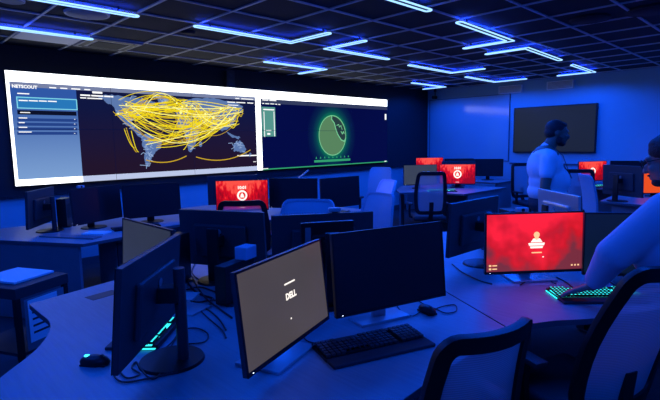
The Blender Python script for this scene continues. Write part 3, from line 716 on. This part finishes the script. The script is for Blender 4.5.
# ------------------------------------------------------------------ keyboards, mice, small desk things
def keyboard(label, x, y, rz, kind='plain', w=.44, d=.15, z=.74):
    t = thing('keyboard', label, 'keyboard', (x,y,z), rad(rz), 'keyboards')
    MB().prism([(-w/2,-d/2),(w/2,-d/2),(w/2,d/2),(-w/2,d/2)],0,.012).box((0,d/2-.012,.014),(w,.024,.012),bev=.003).build('keyboard_case','black',t)
    if kind != 'far':
        MB().box((0,-d/2-.035,.007),(w,.07,.014),bev=.005).build('palm_rest','black_soft',t)
    b = MB(); rows = 6; cols = 21; random.seed(3)
    for r in range(rows):
        for c in range(cols):
            if c in (15,) or (r == 5 and 3 < c < 9): continue
            b.box((-w/2+.016+c*(w-.03)/(cols-1)*1.0, -d/2+.016+r*(d-.046)/(rows-1)*1.0, .019+.0015*r),(.0165,.0175,.010))
    b.box((-w/2+.016+6*(w-.03)/(cols-1), -d/2+.016+0, .019),(.1,.0175,.010))
    b.build('keycaps','back' if kind != 'rgb' else 'black',t)
    if kind in ('rgb','rgbfar'):
        b = MB()
        for r in range(rows):
            for c in range(cols):
                if c in (15,) or (r == 5 and 3 < c < 9): continue
                b.box((-w/2+.016+c*(w-.03)/(cols-1), -d/2+.018+r*(d-.046)/(rows-1), .0243+.0015*r),(.0085,.008,.0006))
        b.build('key_legends','teal',t)
    if kind in ('rgb','rgbfar'):
        b = MB(); b.box((0,0,.0135),(w-.02,d-.03,.001))
        b.box((0,-d/2-.003,.006),(w*.9,.003,.005)); b.box((-w/2-.002,0,.006),(.003,d*.9,.005)); b.box((w/2+.002,0,.006),(.003,d*.9,.005))
        b.build('key_backlight','teal',t)
    return t
def mouse(label, x, y, rz, glow=None):
    t = thing('mouse', label, 'mouse', (x,y,.74), rad(rz), 'computer mice')
    b = MB(); b.sph((0,0,.012),(.031,.060,.026),n=20); b.box((0,0,.004),(.05,.10,.008),bev=.003)
    bmesh.ops.bisect_plane(b.bm, geom=list(b.bm.verts)+list(b.bm.edges)+list(b.bm.faces), plane_co=(0,0,.0005), plane_no=(0,0,1), clear_inner=True)
    b.build('mouse_body','black',t,True)
    MB().cyl((-.004,.03,.033),(.004,.03,.033),.008,n=12).build('scroll_wheel','back',t)
    if glow: MB().sph((0,-.03,.034),(.010,.012,.004),n=10).build('mouse_logo_light',glow,t)
    return t
keyboard('black keyboard in front of the foreground black monitor',-1.255,1.455,70,'plain',w=.46)
keyboard('black keyboard with glowing teal keys under the leaning person\'s hand',-.79,2.75,44,'rgb')
keyboard('keyboard with teal backlight hidden behind the near left black monitor',-2.01,.87,-45,'rgb',w=.30)
keyboard('black keyboard before the rightmost back left monitor',-4.80,1.98,-100,'plain')
keyboard('glowing teal keyboard on the far desk behind the mesh chair',-4.30,6.83,45,'rgbfar')
keyboard('glowing teal keyboard below the red monitor on the far right desk',-2.55,9.05,60,'rgbfar')
keyboard('glowing teal keyboard beside the pale chair on the far right desk',-1.85,8.45,60,'rgbfar')
mouse('black mouse with cyan lights on the near left desk',-1.905,.59,-50,'cyan')
mouse('black mouse with a looped cable right of the foreground keyboard',-1.29,1.93,-110)
mouse('black mouse on the middle desk beside the chairs',-3.80,4.05,30)

def mini_pc(label, x, y, rz, w=.05, d=.18, h=.19):
    t = thing('mini_computer', label, 'computer', (x,y,.74), rad(rz), 'small black computers')
    MB().box((0,0,h/2+.006),(w,d,h-.012),bev=.005).build('case','black',t)
    MB().box((0,0,.004),(w+.04,d*.8,.008),bev=.002).build('foot_stand','black_soft',t)
    b = MB()
    for k in range(10): b.box((w/2+.0005,-d*.32+k*d*.07,h*.55),(.002,.005,h*.5))
    b.build('vent_slots','back',t)
    MB().cyl((0,d/2,h-.03),(0,d/2+.002,h-.03),.005,n=10).build('power_button','led',t)
    return t
mini_pc('small upright black computer with a white light, left of the centre-left monitor pole',-2.69,1.35,-150,.08,.15,.30)
mini_pc('small upright black computer behind the grey logo monitor',-2.15,1.40,19,.07,.26,.215)
mini_pc('small upright black computer right of the round-topped chair at centre',-1.72,2.42,50)
mini_pc('black computer standing behind the leftmost back left monitor',-5.50,1.52,60,.09,.2,.3)
mini_pc('black computer standing left of the largest red monitor',-1.75,3.45,40,.09,.2,.28)
mini_pc('black computer standing between the standing man and the pale monitor back',-1.72,3.75,50,.10,.2,.27)
tag(MB().box((0,0,.035),(.075,.10,.07),bev=.006).build('small_box','ceramic',None,False,(-2.155,1.475,.955),(0,0,rad(19))),'small pale blue box lying on top of the upright black computer','box')
def webcam(label, mon, x, zc, h, tilt):
    # clipped on top of a monitor: a thing of its own
    loc = mon.location; ya = mon.rotation_euler.z
    v = Matrix.Rotation(ya,3,'Z') @ Vector((x,.065,0))
    t = thing('webcam', label, 'webcam', (loc.x+v.x, loc.y+v.y, loc.z+zc+h/2+.003), ya, 'webcams')
    MB().box((0,0,.014),(.075,.032,.026),bev=.008).build('webcam_body','silver',t)
    MB().cyl((0,.015,.014),(0,.019,.014),.010,n=14).build('webcam_lens','black',t)
    MB().box((0,-.012,-.012),(.035,.012,.030),bev=.002).build('webcam_clip','black',t)
webcam('white webcam on the black monitor back just left of photo centre',B2,.07,.25,.355,3)
webcam('pale webcam on top of the largest red monitor',M5,.08,.23,.36,2)
webcam('blue-lit webcam on the middle monitor of the back left desk',PM2,.18,.245,.355,3)
def sheet(name, label, cat, pts, z, m='paper', h=.003):
    c = sum((Vector(p) for p in pts), Vector((0,0)))/len(pts)
    o = MB().prism([(p[0]-c.x,p[1]-c.y) for p in pts],0,h).build(name,m,None,False,(c.x,c.y,z)); return tag(o,label,cat)
def rectp(x, y, w, d, a):
    a = rad(a); return [(x+u*math.cos(a)-v*math.sin(a), y+u*math.sin(a)+v*math.cos(a)) for u,v in ((-w/2,-d/2),(w/2,-d/2),(w/2,d/2),(-w/2,d/2))]
sheet('notepad','white notepad among the cables at the foot of the centre-left monitor','notepad',rectp(-2.42,1.20,.21,.13,40),.74,h=.012)
sheet('flat_tablet','flat pale tablet on the desk behind the near left monitor pole','tablet',rectp(-2.22,1.14,.21,.15,20),.74,'silver',.009)
sheet('paper_sheet','thin dark sheet lying left of the dim grey monitor','paper',rectp(-2.78,.93,.09,.16,10),.74,'back',.002)
sheet('notebook','pale notebook on the back left desk beside the keyboard','notebook',rectp(-4.82,1.60,.22,.15,40),.74,'paper',.012)
sheet('flat_laptop','thin blue-lit laptop lying closed on the back left desk edge','laptop',rectp(-4.80,1.36,.60,.11,30),.74,'panel',.014)
# desk phone on the middle desk
t = thing('desk_phone','dark desk phone with raised handset among the middle desk chairs','phone',(-4.35,4.25,.74),rad(200))
MB().prism([(-.09,-.10),(.09,-.10),(.09,.10),(-.09,.10)],0,.03).box((.02,0,.05),(.14,.18,.012),rot=Matrix.Rotation(rad(18),4,'X')).build('phone_base','black',t)
MB().box((-.06,0,.075),(.045,.20,.03),bev=.01).build('handset','black_soft',t)
# small pale lever lamp seen behind the black centre monitor
t = thing('desk_lamp','small pale desk lamp arm poking up below the globe display','lamp',(-4.9,4.25,.74))
MB().cyl((0,0,0),(0,0,.02),.07,n=24).build('lamp_base','black',t)
MB().tube([(0,0,.02),(.02,.02,.20),(-.02,.02,.36)],.008).build('lamp_arm','black',t)
MB().box((0,0,0),(.20,.035,.018),bev=.004,m=Matrix.Translation((.03,.05,.40)) @ Matrix.Rotation(rad(60),4,'Z') @ Matrix.Rotation(rad(-38),4,'Y')).build('lamp_head','silver',t)

# ------------------------------------------------------------------ low shelf unit at the left
t = thing('printer_stand','low open stand with a pale flat lid at the far left','stand',(-3.78,.70,0),rad(27))
MB().box((0,0,.66),(.52,.40,.07),bev=.004).build('stand_top','black_soft',t)
for sx in (-1,1):
    for sy in (-1,1): MB().box((sx*.24,sy*.18,.3125),(.03,.03,.625)).build('leg','black',t)
MB().box((0,0,.25),(.48,.36,.02)).build('shelf','black_soft',t)
MB().box((.262,0,.44),(.004,.30,.34)).build('side_panel','panel',t)
o = tag(MB().box((0,0,.008),(.34,.30,.016),bev=.003).build('document_folder','paper',None,False,(-3.80,.72,.6965),(0,0,rad(27))),'pale folder lying on the low stand at the far left','folder')
o = thing('label_sheet','white printed list hung on the side of the low stand','paper',(-3.78,.70,0),rad(27))
MB().box((.268,-.02,.46),(.003,.22,.28)).build('sheet','paper',o)
b = MB()
for k in range(5): b.box((.2705,-.04,.56-.045*k),(.001,.13,.014))
b.build('print_lines','back',o)

# ------------------------------------------------------------------ cables
def cable(label, pts, r=.004, z=.7445):
    P = [Vector((p[0],p[1],p[2] if len(p) > 2 else z)) for p in pts]
    c = P[0].copy(); P = [p-c for p in P]; n = smooth_poly(P,6,False)
    o = MB().tube(n, r, 6).build('cable','cable',None,True,c); return tag(o,label,'cable','loose cables on the desks')
cz = .745
CZ = [0.0]
def cpx(label, px, r=.004, zs=None): cable(label, [tuple(on_z(a,b_,cz))[:2]+((zs[i] if zs else cz),) for i,(a,b_) in enumerate(px)], r)
cpx('cable curling in two loops at the foot of the near left monitor',[(186,322),(168,352),(160,374),(150,378),(140,368),(136,362),(132,368),(140,374),(128,378),(120,372),(116,366),(114,375),(124,382),(150,378),(178,372)],.0035)
cpx('long cable crossing behind the near left monitor pole towards the black computer',[(178,296),(196,302),(214,300),(228,306),(238,300)],.004)
cpx('cable arching from the notepad to the centre-left monitor',[(176,268),(186,280),(196,292),(212,298)],.006)
cpx('cable running low beside the small black computer',[(172,286),(190,300),(206,316),(222,330),(226,338)],.0035)
cpx('thin cable looping right of the near left monitor pole',[(178,330),(196,328),(208,334),(204,342),(184,344)],.003)
cpx('cable crossing the bundle beneath the centre-left monitor',[(192,276),(198,288),(208,300),(232,318)],.005)
cpx('cable lying between notepad and the small black computer',[(184,290),(200,287),(216,292),(232,296)],.004)
cpx('cable behind the near left monitor, heading to its teal keyboard',[(150,345),(160,350),(172,342),(180,330)],.003)
cpx('cable from behind the grey logo monitor to the foreground keyboard',[(300,330),(306,340),(318,344)],.003)
cpx('mouse cable looped in an oval right of the foreground black monitor',[(430,311),(444,306),(455,305),(456,311),(446,313),(436,309),(422,303),(412,296)],.003)
cpx('cable trailing under the foreground black monitor',[(395,303),(402,312),(412,316),(420,312)],.003)
cpx('cable lying in front of the pale base left of the largest red monitor',[(452,264),(462,272),(478,280),(492,284)],.004)
cpx('cable curling below the largest red monitor',[(520,285),(530,280),(545,279),(556,284)],.003)
cpx('cable running from the largest red monitor to the teal keyboard',[(556,277),(566,282),(574,289)],.0035)

cpx('cable sweeping in front of the upright black computer towards the pole',[(176,310),(190,312),(204,308),(218,318),(226,330)],.004)
cpx('cable curling beside the flat pale tablet',[(190,296),(186,304),(194,310),(208,306),(214,298)],.003)
cpx('short cable hanging around the foot of the centre-left monitor pole',[(196,262),(192,272),(200,280),(214,284)],.004)
# ------------------------------------------------------------------ chairs
def chair(label, x, y, yaw, top=1.0, kind='mesh', w=.47, fab='fabric', hback=.58, arms=True, lean=.07):
    # sitter looks along local +Y; backrest stands at local -Y; origin on the floor under the seat
    t = thing('office_chair', label, 'chair', (x,y,0), rad(yaw), 'office chairs')
    sz = .46
    b = MB(); b.box((0,.02,sz-.035),(.48,.46,.07),bev=.03,seg=3); b.build('seat','fabric' if kind != 'mesh' else 'black_soft',t,True)
    yb = -.24; z0 = top-hback
    def bp(u, v):   # u -1..1 across, v 0..1 up : curved back
        ww = w/2*(.90+.10*math.sin(PI*min(1,v*1.1)))*(1-.05*v)
        return Vector((u*ww, yb-.02-lean*v+.055*(u*u)+.03*math.sin(PI*v), z0+v*hback))
    # outline as rounded rectangle in (u,v)
    ol = []
    for cx, cy, a0 in ((.78,.12,-90),(.80,.90,0),(-.80,.90,90),(-.78,.12,180)):
        for k in range(6):
            a = rad(a0+k*18); ol.append((cx+.22*math.cos(a), cy+(.12 if cy < .5 else .10)*math.sin(a)))
    dense = []
    for i in range(len(ol)):
        p, q = ol[i], ol[(i+1)%len(ol)]; L = math.hypot(q[0]-p[0],(q[1]-p[1])*1.3); n = max(1,int(L/.16))
        for k in range(n): dense.append((p[0]+(q[0]-p[0])*k/n, p[1]+(q[1]-p[1])*k/n))
    P = [bp(u*.96, v) for u, v in dense]; N = [Vector((-.35*u, 1, .1)).normalized() for u, v in dense]
    fr = MB(); hw, th = (.026,.014) if kind == 'mesh' else (.012,.014)
    fr.sweep(P, [(-hw,-th),(hw,-th),(hw*1.05,0),(hw,th),(-hw,th),(-hw*1.05,0)], True, normals=N)
    fr.build('backrest_frame','black' if kind == 'mesh' else fab,t,True)
    g = MB(); nu, nv = 14, 14; grid = {}
    for j in range(nv+1):
        for i in range(nu+1):
            u = -1+2*i/nu; v = j/nv
            # squeeze into the rounded rectangle
            cy = .12 if v < .12 else (.90 if v > .90 else v); dv = abs(v-cy)/(.12 if v < .5 else .10)
            um = .78+.22*math.sqrt(max(0,1-dv*dv)) if dv > 0 else 1.0
            grid[i,j] = bp(u*um*.96, v)
    if kind == 'mesh':
        V = {k: g.bm.verts.new(p) for k, p in grid.items()}
        for j in range(nv):
            for i in range(nu):
                try: g.bm.faces.new((V[i,j],V[i+1,j],V[i+1,j+1],V[i,j+1]))
                except ValueError: pass
        g.build('backrest_mesh','mesh',t,True)
    else:
        A = {k: g.bm.verts.new(p+Vector((0,.022*(1-(k[0]/nu*2-1)**4)*(1-(k[1]/nv*2-1)**4)+.004,0))) for k, p in grid.items()}
        B = {k: g.bm.verts.new(p-Vector((0,.012,0))) for k, p in grid.items()}
        for j in range(nv):
            for i in range(nu):
                g.bm.faces.new((A[i,j],A[i+1,j],A[i+1,j+1],A[i,j+1])); g.bm.faces.new((B[i,j],B[i,j+1],B[i+1,j+1],B[i+1,j]))
        for j in range(nv):
            for i in (0,nu): g.bm.faces.new((A[i,j],A[i,j+1],B[i,j+1],B[i,j]) if i == 0 else (A[i,j],B[i,j],B[i,j+1],A[i,j+1]))
        for i in range(nu):
            for j in (0,nv): g.bm.faces.new((A[i,j],B[i,j],B[i+1,j],A[i+1,j]) if j == 0 else (A[i,j],A[i+1,j],B[i+1,j],B[i,j]))
        g.build('backrest_pad',fab,t,True)
    MB().sweep([(0,-.10,sz-.08),(0,-.22,sz-.06),(0,yb-.035,z0+.02),(0,yb-.05,z0+.16)],[(-.03,-.01),(.03,-.01),(.03,.01),(-.03,.01)],up=Vector((0,1,.3))).build('back_support','black',t)
    if arms:
        for s in (-1,1):
            ar = MB().box((s*.27,.02,sz+.17),(.07,.25,.028),bev=.011).build('armrest','black_soft',t,True)
            MB().sweep([(s*.20,0,sz-.05),(s*.27,0,sz-.03),(s*.275,0,sz+.08),(s*.27,.0,sz+.16)],[(-.014,-.022),(.014,-.022),(.014,.022),(-.014,.022)],up=Vector((0,1,0))).build('arm_post','black',ar)
    MB().cyl((0,0,sz-.07),(0,0,.12),.022,n=14).cyl((0,0,.22),(0,0,.08),.035,n=14).build('gas_lift','black',t,True)
    MB().box((0,0,sz-.08),(.22,.26,.03),bev=.008).build('seat_mechanism','black',t)
    for k in range(5):
        a = 2*PI*k/5+.3; dx, dy = math.cos(a), math.sin(a)
        l = MB().sweep([(.02*dx,.02*dy,.11),(.16*dx,.16*dy,.095),(.29*dx,.29*dy,.070)],[(-.022,-.012),(.022,-.012),(.016,.012),(-.016,.012)]).build('leg','black',t)
        MB().cyl((.29*dx-.012*dy,.29*dy+.012*dx,.027),(.29*dx+.012*dy,.29*dy-.012*dx,.027),.027,n=14).cyl((.29*dx,.29*dy,.03),(.29*dx,.29*dy,.075),.007,n=8).build('caster','black_soft',l)
    return t
def chair_b(label, bx, by, yaw, **k):     # place by where the backrest stands
    n = Vector((-math.sin(rad(yaw)), math.cos(rad(yaw))))
    return chair(label, bx+n.x*.28, by+n.y*.28, yaw, **k)
chair_b('foreground black mesh chair at the bottom centre, its back turned to the camera',-.655,1.31,74,top=1.0,w=.41)
chair_b('large black mesh chair at the bottom right corner, before the leaning person',-.475,2.15,66,top=1.1,w=.47,hback=.62,lean=.22)
chair_b('round-topped blue-lit fabric chair in front of the black centre monitor',-3.22,2.90,215,top=1.05,kind='fab',w=.55)
chair_b('dark chair pushed up to the red clock monitor',-3.92,2.66,48,top=1.0,w=.50)
chair_b('blue-lit fabric chair just below the lavender one, back towards the camera',-3.22,3.92,172,top=1.02,kind='fab',w=.5)
chair_b('lavender fabric chair turned sideways left of the far desk',-4.02,4.98,155,top=1.05,kind='fab',fab='fabric_pale',w=.5,lean=.14)
chair_b('farthest blue fabric chair beneath the right end of the globe display',-5.22,6.38,200,top=1.12,kind='fab',w=.42)
chair_b('black-framed mesh chair at the far desk in front of the grey lit monitor',-3.90,5.92,45,top=1.10,w=.45)
chair_b('mesh chair by the back wall, left of the standing man',-3.80,8.75,235,top=1.10,w=.50)
chair_b('dark-framed mesh chair between the standing man and the far red monitor',-2.42,7.45,30,top=1.10,w=.46)
chair_b('pale fabric chair turned sideways below the far red monitor',-1.95,6.25,305,top=1.13,kind='fab',w=.45)
chair_b('chair at the far left edge, only its armrest showing beside the desk curve',-3.3,-.02,-60,top=1.0)

# ------------------------------------------------------------------ people
def blob(parts, voxel, name, m, parent, smooth_it=6, loc=None):
    """union of ellipsoids and tapered limbs, fused into one continuous surface"""
    b = MB()
    for p in parts:
        if p[0] == 'e':   # ellipsoid: centre, radii, [rotation]
            b.sph(p[1], p[2], n=24, rot=p[3] if len(p) > 3 else None)
        else:             # limb: a, b, ra, rb
            a, c, ra, rb = p[1], p[2], p[3], p[4]
            b.cyl(a, c, ra, rb, 20); b.sph(a, ra, n=16); b.sph(c, rb, n=16)
    me = bpy.data.meshes.new(name); b.bm.to_mesh(me); b.bm.free()
    o = bpy.data.objects.new(name, me); col.objects.link(o)
    r = o.modifiers.new('r','REMESH'); r.mode = 'VOXEL'; r.voxel_size = voxel; r.use_smooth_shade = True
    s = o.modifiers.new('s','SMOOTH'); s.iterations = smooth_it; s.factor = .5
    dg = bpy.context.evaluated_depsgraph_get(); me2 = bpy.data.meshes.new_from_object(o.evaluated_get(dg))
    o.modifiers.clear(); o.data = me2; bpy.data.meshes.remove(me)
    me2.materials.clear(); me2.materials.append(mm[m]); me2.polygons.foreach_set('use_smooth',[True]*len(me2.polygons))
    o.parent = parent
    return o
def head_parts(H, R3, s=1.0):
    """H head centre, R3 3x3 with columns right, forward, up"""
    M4 = R3.to_4x4(); V = lambda x,y,z: H+R3@(Vector((x,y,z))*s)
    E = lambda c, r, rx=0: ('e', V(*c), tuple(k*s for k in r), M4 @ Matrix.Rotation(rad(rx),4,'X'))
    return [E((0,-.012,.030),(.076,.096,.088)), E((0,.032,-.025),(.060,.066,.088)), E((0,.048,-.078),(.040,.042,.034)),
            E((0,.085,.030),(.052,.016,.014)), E((0,.103,-.016),(.013,.018,.024),25), E((0,.112,-.030),(.016,.014,.011)),
            E((-.030,.074,-.022),(.024,.022,.022)), E((.030,.074,-.022),(.024,.022,.022)),
            E((0,.092,-.058),(.026,.012,.007)), E((0,.090,-.070),(.024,.013,.008)),
            E((-.076,-.005,-.005),(.008,.020,.032)), E((.076,-.005,-.005),(.008,.020,.032)),
            E((-.031,.082,.010),(.014,.010,.009)), E((.031,.082,.010),(.014,.010,.009))]
def axes(fwd, up=Vector((0,0,1))):
    f = Vector(fwd).normalized(); r = f.cross(up).normalized(); u = r.cross(f)
    return Matrix((r,f,u)).transposed()
def hand_parts(wr, d, side, palm_n, spread=.5, curl=.4, s=1.0):
    """wrist, pointing direction, side vector to the thumb, palm normal"""
    d = Vector(d).normalized(); n = Vector(palm_n).normalized(); t = Vector(side).normalized()
    out = []; k0 = wr+d*.02*s; k1 = wr+d*.085*s
    for q in (-.024,-.008,.008,.024): out.append(('l', k0+t*q*.7*s, k1+t*q*1.1*s, .014*s, .0125*s))
    for q, L in ((.030,.068),(.010,.076),(-.010,.070),(-.029,.055)):
        a = k1+t*q*s; dd = (d+t*q*8*spread).normalized()
        b_ = a+dd*L*.48*s; c = b_+(dd-n*-1*curl*.6).normalized()*L*.30*s; e = c+(dd+n*curl*1.2).normalized()*L*.26*s
        out += [('l',a,b_,.0098*s,.009*s),('l',b_,c,.009*s,.0082*s),('l',c,e,.0082*s,.0068*s)]
    a = wr+d*.03*s+t*.022*s; b_ = a+(d*.6+t*.9).normalized()*.04*s; c = b_+(d*.9+t*.35).normalized()*.032*s
    out += [('l',a,b_,.014*s,.011*s),('l',b_,c,.0105*s,.008*s)]
    return out

# standing man: seen in three-quarter view, facing image right
mx, my = -1.93, 5.02
fw = Vector((.82,.57,0)).normalized(); rt = Vector((fw.y,-fw.x,0))     # rt = his right (towards camera)
man = thing('person','standing person with short dark hair and beard in a white T-shirt, looking right','person',(mx,my,0))
def MV(r, f, z): return Vector((rt.x*r+fw.x*f, rt.y*r+fw.y*f, z))
Hc = MV(-.0,.075,1.515); R3 = axes((fw*.92+rt*.10+Vector((0,0,-.16))))
parts = head_parts(Hc, R3, .98)
parts += [('l',MV(0,-.005,1.36),MV(0,.055,1.47),.062,.056)]
parts += [('e',MV(0,-.02,1.22),(.19,.14,.19),axes(fw).to_4x4()),('e',MV(0,.03,1.00),(.175,.16,.19),axes(fw).to_4x4()),('e',MV(0,0,.86),(.18,.15,.14),axes(fw).to_4x4())]
parts += [('l',MV(.0,-.02,1.31),MV(.165,-.03,1.27),.055,.05),('l',MV(.0,-.02,1.31),MV(-.165,-.03,1.27),.055,.05)]
for s in (1,-1):
    sh = MV(.195*s,-.03,1.26); el = MV(.255*s,-.075,1.02); wr = MV(.235*s,.06,.80)
    parts += [('l',sh,el,.056,.043),('l',el,wr,.043,.028)]
    parts += hand_parts(wr, MV(0,.16,-.9), MV(0,1,.1), MV(-s,0,0), .3, .5)
    hp = MV(.095*s,0,.84); kn = MV(.10*s,.02,.47); an = MV(.11*s,-.01,.09)
    parts += [('l',hp,kn,.09,.058),('l',kn,an,.058,.040),('e',MV(.11*s,.07,.045),(.045,.12,.04),axes(fw).to_4x4())]
blob(parts,.007,'body','skin_dark',man,4)
sp_ = [('e',MV(0,-.03,1.315),(.215,.105,.065),axes(fw).to_4x4()),('e',MV(0,-.02,1.20),(.20,.160,.185),axes(fw).to_4x4()),('e',MV(0,.025,1.06),(.195,.185,.17),axes(fw).to_4x4()),('e',MV(0,.008,.965),(.192,.178,.125),axes(fw).to_4x4()),
       ('l',MV(0,-.015,1.335),MV(0,0,1.375),.082,.066),
       ('l',MV(0,-.025,1.32),MV(.165,-.03,1.285),.080,.074),('l',MV(0,-.025,1.32),MV(-.165,-.03,1.285),.080,.074)]
for s in (1,-1): sp_ += [('l',MV(.185*s,-.03,1.275),MV(.226*s,-.055,1.15),.073,.066)]
blob(sp_,.008,'tshirt','shirt',man,8)
tr = [('e',MV(0,0,.86),(.183,.160,.13),axes(fw).to_4x4())]
for s in (1,-1): tr += [('l',MV(.095*s,0,.82),MV(.10*s,.02,.47),.10,.075),('l',MV(.10*s,.02,.47),MV(.11*s,-.01,.07),.075,.062)]
blob(tr,.009,'trousers','denim',man,6)
for s in (1,-1): blob([('e',MV(.11*s,.065,.048),(.052,.135,.046),axes(fw).to_4x4()),('e',MV(.11*s,-.02,.06),(.05,.06,.06))],.008,'shoe','shoe',man,4)
V = lambda x,y,z: Hc+R3@(Vector((x,y,z))*.98)
M4_ = R3.to_4x4()
blob([('e',V(0,-.020,.040),(.079,.094,.082),M4_),('e',V(0,-.045,.0),(.073,.066,.066),M4_),('e',V(0,.025,.082),(.058,.050,.030),M4_)],.006,'hair','hair',man,3)
blob([('e',V(0,.056,-.088),(.046,.042,.032),M4_),('e',V(.050,.024,-.060),(.013,.034,.040),M4_),('e',V(-.050,.024,-.060),(.013,.034,.040),M4_),('e',V(0,.098,-.050),(.027,.010,.006),M4_)],.005,'beard','hair',man,3)
b = MB()
for s in (1,-1): b.sweep([MV(.06*s,.03,1.385),MV(.075*s,.115,1.31),MV(.045*s,.165,1.20),MV(.0,.225,1.09)],[(-.009,-.002),(.009,-.002),(.009,.002),(-.009,.002)],up=fw)
b.build('lanyard','black_soft',man)

man.scale = (1.07,1.07,1.075)
# leaning person at right, hand on the keyboard
ap = thing('person','person leaning in at the right edge, glasses and pale shirt, hand on the keyboard','person',(-.12,2.98,0))
O = Vector((-.12,2.98,0))
def A(x,y,z): return Vector((x,y,z))-O
f2 = Vector((-.96,-.02,-.26)); R3 = axes(f2)
H2 = A(-.49,2.775,1.465)
parts = head_parts(H2, R3, 1.0)
sh_l = A(-.455,2.60,1.235); sh_r = A(-.34,2.96,1.245)
neck = A(-.40,2.80,1.31)
wr = A(-.745,2.56,.845); el = A(-.64,2.50,1.03)
wr2 = A(-.46,2.93,.80); el2 = A(-.38,3.06,1.0)
parts += [('l',neck,H2+R3@Vector((0,-.02,-.05)),.060,.056),('l',neck,sh_l,.065,.055),('l',neck,sh_r,.065,.055),
          ('l',A(-.36,2.80,1.20),A(-.10,2.96,.95),.14,.14),('l',A(-.38,2.72,1.18),A(-.16,2.9,.95),.11,.11),('l',A(-.33,2.9,1.18),A(-.1,3.05,.95),.11,.11),
          ('l',sh_l,el,.055,.043),('l',el,wr,.043,.028),('l',sh_r,el2,.055,.043),('l',el2,wr2,.043,.028)]
parts += hand_parts(wr, Vector((-.80,.02,-.42)), Vector((-.05,1,0)), Vector((0,0,-1)), .55, .35, 1.05)
parts += hand_parts(wr2, Vector((-.9,-.1,-.25)), Vector((-.1,-1,0)), Vector((0,0,-1)), .5, .35, 1.0)
for s, hx, hy in ((1,-.05,2.90),(-1,-.03,3.08)):
    parts += [('l',A(hx,hy,.92),A(hx-.05,hy,.50),.095,.06),('l',A(hx-.05,hy,.50),A(hx+.08,hy,.09),.058,.042),('e',A(hx+.02,hy,.045),(.12,.045,.04))]
blob(parts,.0058,'body','skin',ap,3)
blob([('l',neck+Vector((.03,0,-.02)),sh_l,.078,.072),('e',A(-.36,2.77,1.08),(.15,.17,.17)),('e',A(-.42,2.68,1.17),(.11,.12,.13)),('e',A(-.50,2.60,1.07),(.11,.09,.14)),('e',A(-.46,2.66,1.0),(.10,.10,.12)),('l',neck+Vector((.03,0,-.02)),sh_r,.078,.072),
      ('l',A(-.37,2.80,1.20),A(-.10,2.96,.97),.152,.156),('l',A(-.38,2.71,1.18),A(-.17,2.88,.96),.125,.125),('l',A(-.33,2.90,1.18),A(-.10,3.06,.96),.125,.125),
      ('l',sh_l,el,.098,.080),('l',el,el.lerp(wr,.78),.078,.052),('l',sh_r,el2,.074,.06),('l',el2,el2.lerp(wr2,.80),.058,.044)],.008,'shirt','shirt_blue',ap,5)
blob([('e',A(-.06,2.99,.90),(.155,.19,.12)),('l',A(-.05,2.90,.90),A(-.10,2.90,.50),.11,.078),('l',A(-.10,2.90,.50),A(.03,2.90,.08),.078,.065),
      ('l',A(-.03,3.08,.90),A(-.08,3.08,.50),.11,.078),('l',A(-.08,3.08,.50),A(.05,3.08,.08),.078,.065)],.01,'trousers','denim',ap,5)
for hy in (2.90,3.08): blob([('e',A(-.02,hy,.05),(.14,.052,.048)),('e',A(.07,hy,.06),(.06,.05,.06))],.009,'shoe','shoe',ap,4)
V = lambda x,y,z: H2+R3@Vector((x,y,z)); M4_ = R3.to_4x4()
blob([('e',V(0,-.020,.052),(.086,.102,.086),M4_),('e',V(0,-.05,.0),(.080,.072,.075),M4_),('e',V(0,.022,.090),(.062,.052,.034),M4_)],.006,'hair','hair',ap,3)
blob([('e',V(0,.062,-.090),(.042,.038,.026),M4_),('e',V(0,.100,-.052),(.027,.010,.006),M4_)],.005,'beard','hair',ap,3)
b = MB()
for s in (1,-1):
    c = [V(s*.034+.024*math.cos(a*PI/8), .112, .010+.018*math.sin(a*PI/8)) for a in range(16)]
    b.tube(c,.0030,6,True,up=R3@Vector((0,1,0)))
    b.tube([V(s*.058,.112,.016),V(s*.076,.05,.016),V(s*.080,-.01,.014)],.0028,6)
b.tube([V(-.011,.113,.014),V(0,.117,.018),V(.011,.113,.014)],.0025,6)
b.build('glasses','black',ap)

# ------------------------------------------------------------------ world and render look
w = bpy.data.worlds.new('world'); w.use_nodes = True; sc.world = w
w.node_tree.nodes['Background'].inputs[0].default_value = (.0,.0,.0,1)
vs = sc.view_settings; vs.view_transform = 'Standard'; vs.look = 'None'; vs.gamma = 1; vs.exposure = 0; vs.use_curve_mapping = False
cy = sc.cycles
cy.use_denoising = True
try: cy.denoiser = 'OPENIMAGEDENOISE'
except Exception: pass
cy.max_bounces = 6; cy.diffuse_bounces = 4; cy.glossy_bounces = 3; cy.transparent_max_bounces = 8
cy.caustics_reflective = False; cy.caustics_refractive = False; cy.sample_clamp_indirect = 6
